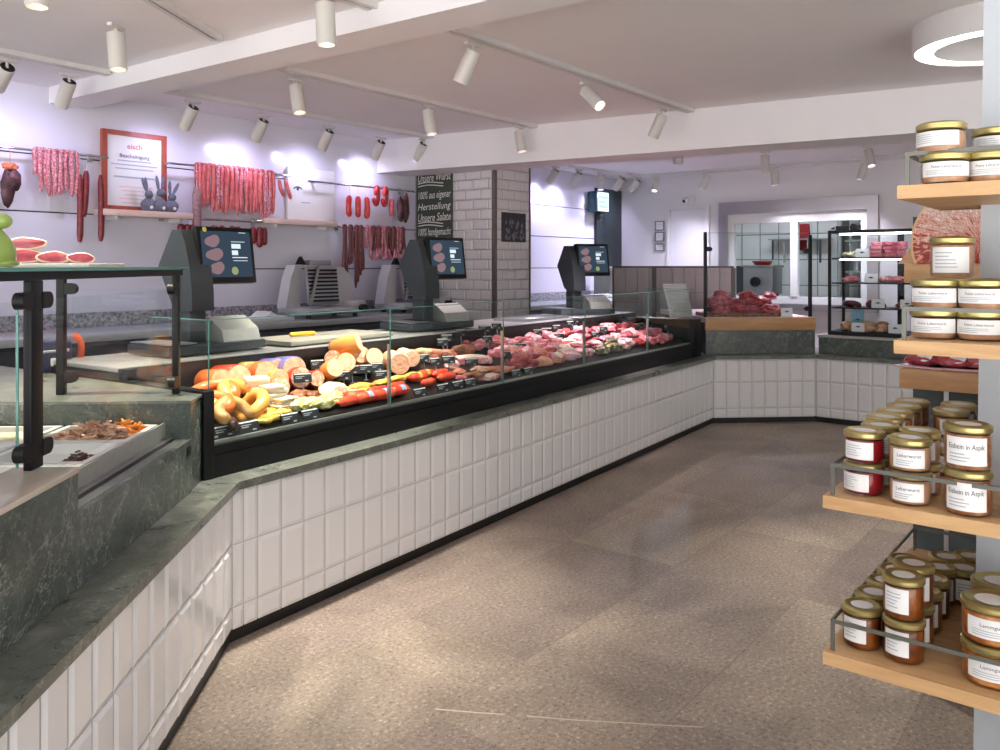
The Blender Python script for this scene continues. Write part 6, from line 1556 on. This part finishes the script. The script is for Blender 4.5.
for a in (-.16, .16): obj('foot', G().box(a-.03, a+.03, -.1, .1, 0, .0295), M_BLACK, t)
o = obj('red_bowl', G().lathe([(0, 0), (.1, 0), (.14, .05), (.15, .055), (.145, .06), (0, .04)], 24), plain('red_plastic', (196, 34, 40), .4), None, FFAR.M @ T(xk, .8, 1.512)); tag(o, 'flat red bowl on top of the meat grinder', 'bowl')
o = obj('red_apron', G().prism([(-.1, 0), (.1, 0), (.12, -.3), (.04, -.42), (-.06, -.40), (-.12, -.25)], -.03, .03, UP), plain('red_cloth', (170, 30, 40), .8, var=.2), None, FFAR.M @ T(xk+.05, 2.33, 2.15)); tag(o, 'red cloth hanging on the kitchen tiles behind the grinder', 'cloth')
t = thing('kitchen_rack', 'steel wall rack with tools in the kitchen behind the window', 'rack', FFAR.M @ T(xk+.05, 2.22, 1.9))
obj('rack_board', G().box(-.45, .45, -.12, .14, 0, .02), M_STEEL, t)
for k in range(5): obj('hanging_tool', G().box(-.4+.18*k, -.37+.18*k, -.1, -.09, -.3-.05*(k % 3), -.001), M_STEEL_D if k % 2 else M_TILL, t)
for i, (dx, hh) in enumerate(((-.62, 1.5),)):
    t = thing('dark_cabinet', 'dark tall cabinet in the kitchen, left of the grinder', 'cabinet', FFAR.M @ T(xk+dx, 1.95, 0)); obj('body', G().box(-.16, .16, -.3, .3, .08, hh), M_TILL, t); obj('door', G().box(-.155, .155, -.321, -.301, .1, hh-.02), M_TILL, t); obj('plinth', G().box(-.14, .14, -.28, .28, 0, .079), M_BLACK, t)
t = thing('storage_shelf', 'steel storage shelf with pots in the kitchen behind the right window pane', 'shelf', FFAR.M @ T(kx(815)+.35, 2.1, 0))
for a in (-.6, .57): obj('upright', G().box(a, a+.03, -.2, .2, 0, 2.2), M_STEEL_D, t)
for z in (.5, .95, 1.4, 1.85): obj('shelf_board', G().box(-.569, .569, -.2, .2, z, z+.03), M_STEEL_D, t)
for k, (xx, z, r, h_) in enumerate([(-.4, 1.431, .12, .2), (-.1, 1.431, .1, .26), (.25, 1.431, .14, .18), (-.35, 1.881, .13, .2), (.05, 1.881, .12, .16), (.38, 1.881, .1, .24), (-.2, .981, .14, .2), (.3, .981, .12, .26)]):
    o = obj('cooking_pot', G().lathe([(0, 0), (r, 0), (r, h_), (r+.01, h_+.004), (r-.006, h_), (r-.008, .01), (0, .01)], 24), M_TILL if k % 2 else M_STEEL, None, FFAR.M @ T(kx(815)+.35+xx, 2.1, z)); tag(o, '%s cooking pot on the kitchen storage shelf, %s board, %s from left' % (['steel', 'dark'][k % 2], ['lower', 'middle', 'top'][[.981, 1.431, 1.881].index(z)], nth([0, 1, 2, 0, 1, 2, 0, 1][k])), 'pot', 'pots on the kitchen shelf')
t = thing('strip_curtain', 'greyish violet strip curtain behind the right pane of the kitchen window', 'curtain', FFAR.M @ T(kx(858)+.35, 1.5, 0)); g = G()
for k in range(8): g.box(-.55+.14*k, -.55+.14*k+.13, -.003+.004*(k % 2), .001+.004*(k % 2), .05, 2.1)
obj('strips', g, plain('violet_grey_film', (150, 140, 152), .3), t); obj('rail', G().box(-.58, .58, -.03, .03, 2.1005, 2.14), M_STEEL, t)
# camera, frames, signs
P = FFAR.p(kx(690), 0, fz(690, 200))
t = thing('security_camera', 'small white dome camera with black lens above the white door', 'camera', Matrix.Translation((P.x, P.y, P.z)) @ Matrix.Rotation(FFAR.ang, 4, 'Z') @ Matrix.Scale(.7, 4))
obj('mount', G().lathe([(0, .0), (.09, 0), (.09, .03), (.05, .06), (0, .06)], 24, Matrix.Rotation(PI/2, 4, 'X') @ Matrix.Translation((.03, .02, .002))), M_WHITE, t)
obj('dome', G().ell((-.02, -.12, -.01), (.065, .07, .06)), M_WHITE, t); obj('lens', G().ell((-.045, -.165, -.03), (.035, .035, .035)), M_BLACK, t)
for i, (v0, v1) in enumerate(((221, 230.5), (232, 241.5), (243.5, 251))):
    z1, z0 = fz(660, v0), fz(660, v1); xa, xb = kx(655.5), kx(664.5)
    t = thing('framed_certificate', 'small framed certificate on the far white wall, %s of three' % ['upper', 'middle', 'lower'][i], 'certificate', FFAR.M @ T((xa+xb)/2, -.002, z0), 'certificates on the far wall'); h = (xb-xa)/2; H = z1-z0
    obj('frame', G().box(-h, h, -.02, 0, 0, .012).box(-h, h, -.02, 0, H-.012, H).box(-h, -h+.012, -.02, 0, .012, H-.012).box(h-.012, h, -.02, 0, .012, H-.012), plain('thin_grey_frame', (120, 118, 124), .4, metal=.4), t)
    pp = obj('sheet', G().box(-h+.012, h-.012, -.008, 0, .012, H-.012), M_PAPER, t); obj('fine_print', G().box(-h*.5, h*.5, -.0095, -.0085, H*.6, H*.64).box(-h*.6, h*.6, -.0095, -.0085, H*.4, H*.43), M_INKL, pp)
xa = FWALL.hit(597, -.17)[0]; zb = FWALL.xz(600, 212, -.17)[1]; zt = FWALL.xz(600, 191, -.17)[1]
t = thing('light_sign', 'small projecting sign box with teal side and bright patterned face by dark green panel', 'sign', FWALL.M @ T(xa+.16, -.1, zb)); H = zt-zb
obj('box', G().box(-.155, .155, -.07, .09, 0, H, bev=.02), plain('teal_dark_case', (44, 82, 96), .25, var=.2, scale=8), t)
obj('lit_face', G().box(-.14, .14, -.0745, -.0705, .015, H-.015), emis('sign_face_light', (206, 236, 236), 1.0), t)
for k in range(3): obj('face_pattern', G().box(-.12, .12-.05*(k % 2), -.0752, -.0746, H*(.2+.22*k), H*(.33+.22*k)), emis('sign_pattern', (150, 204, 210), .9), t)
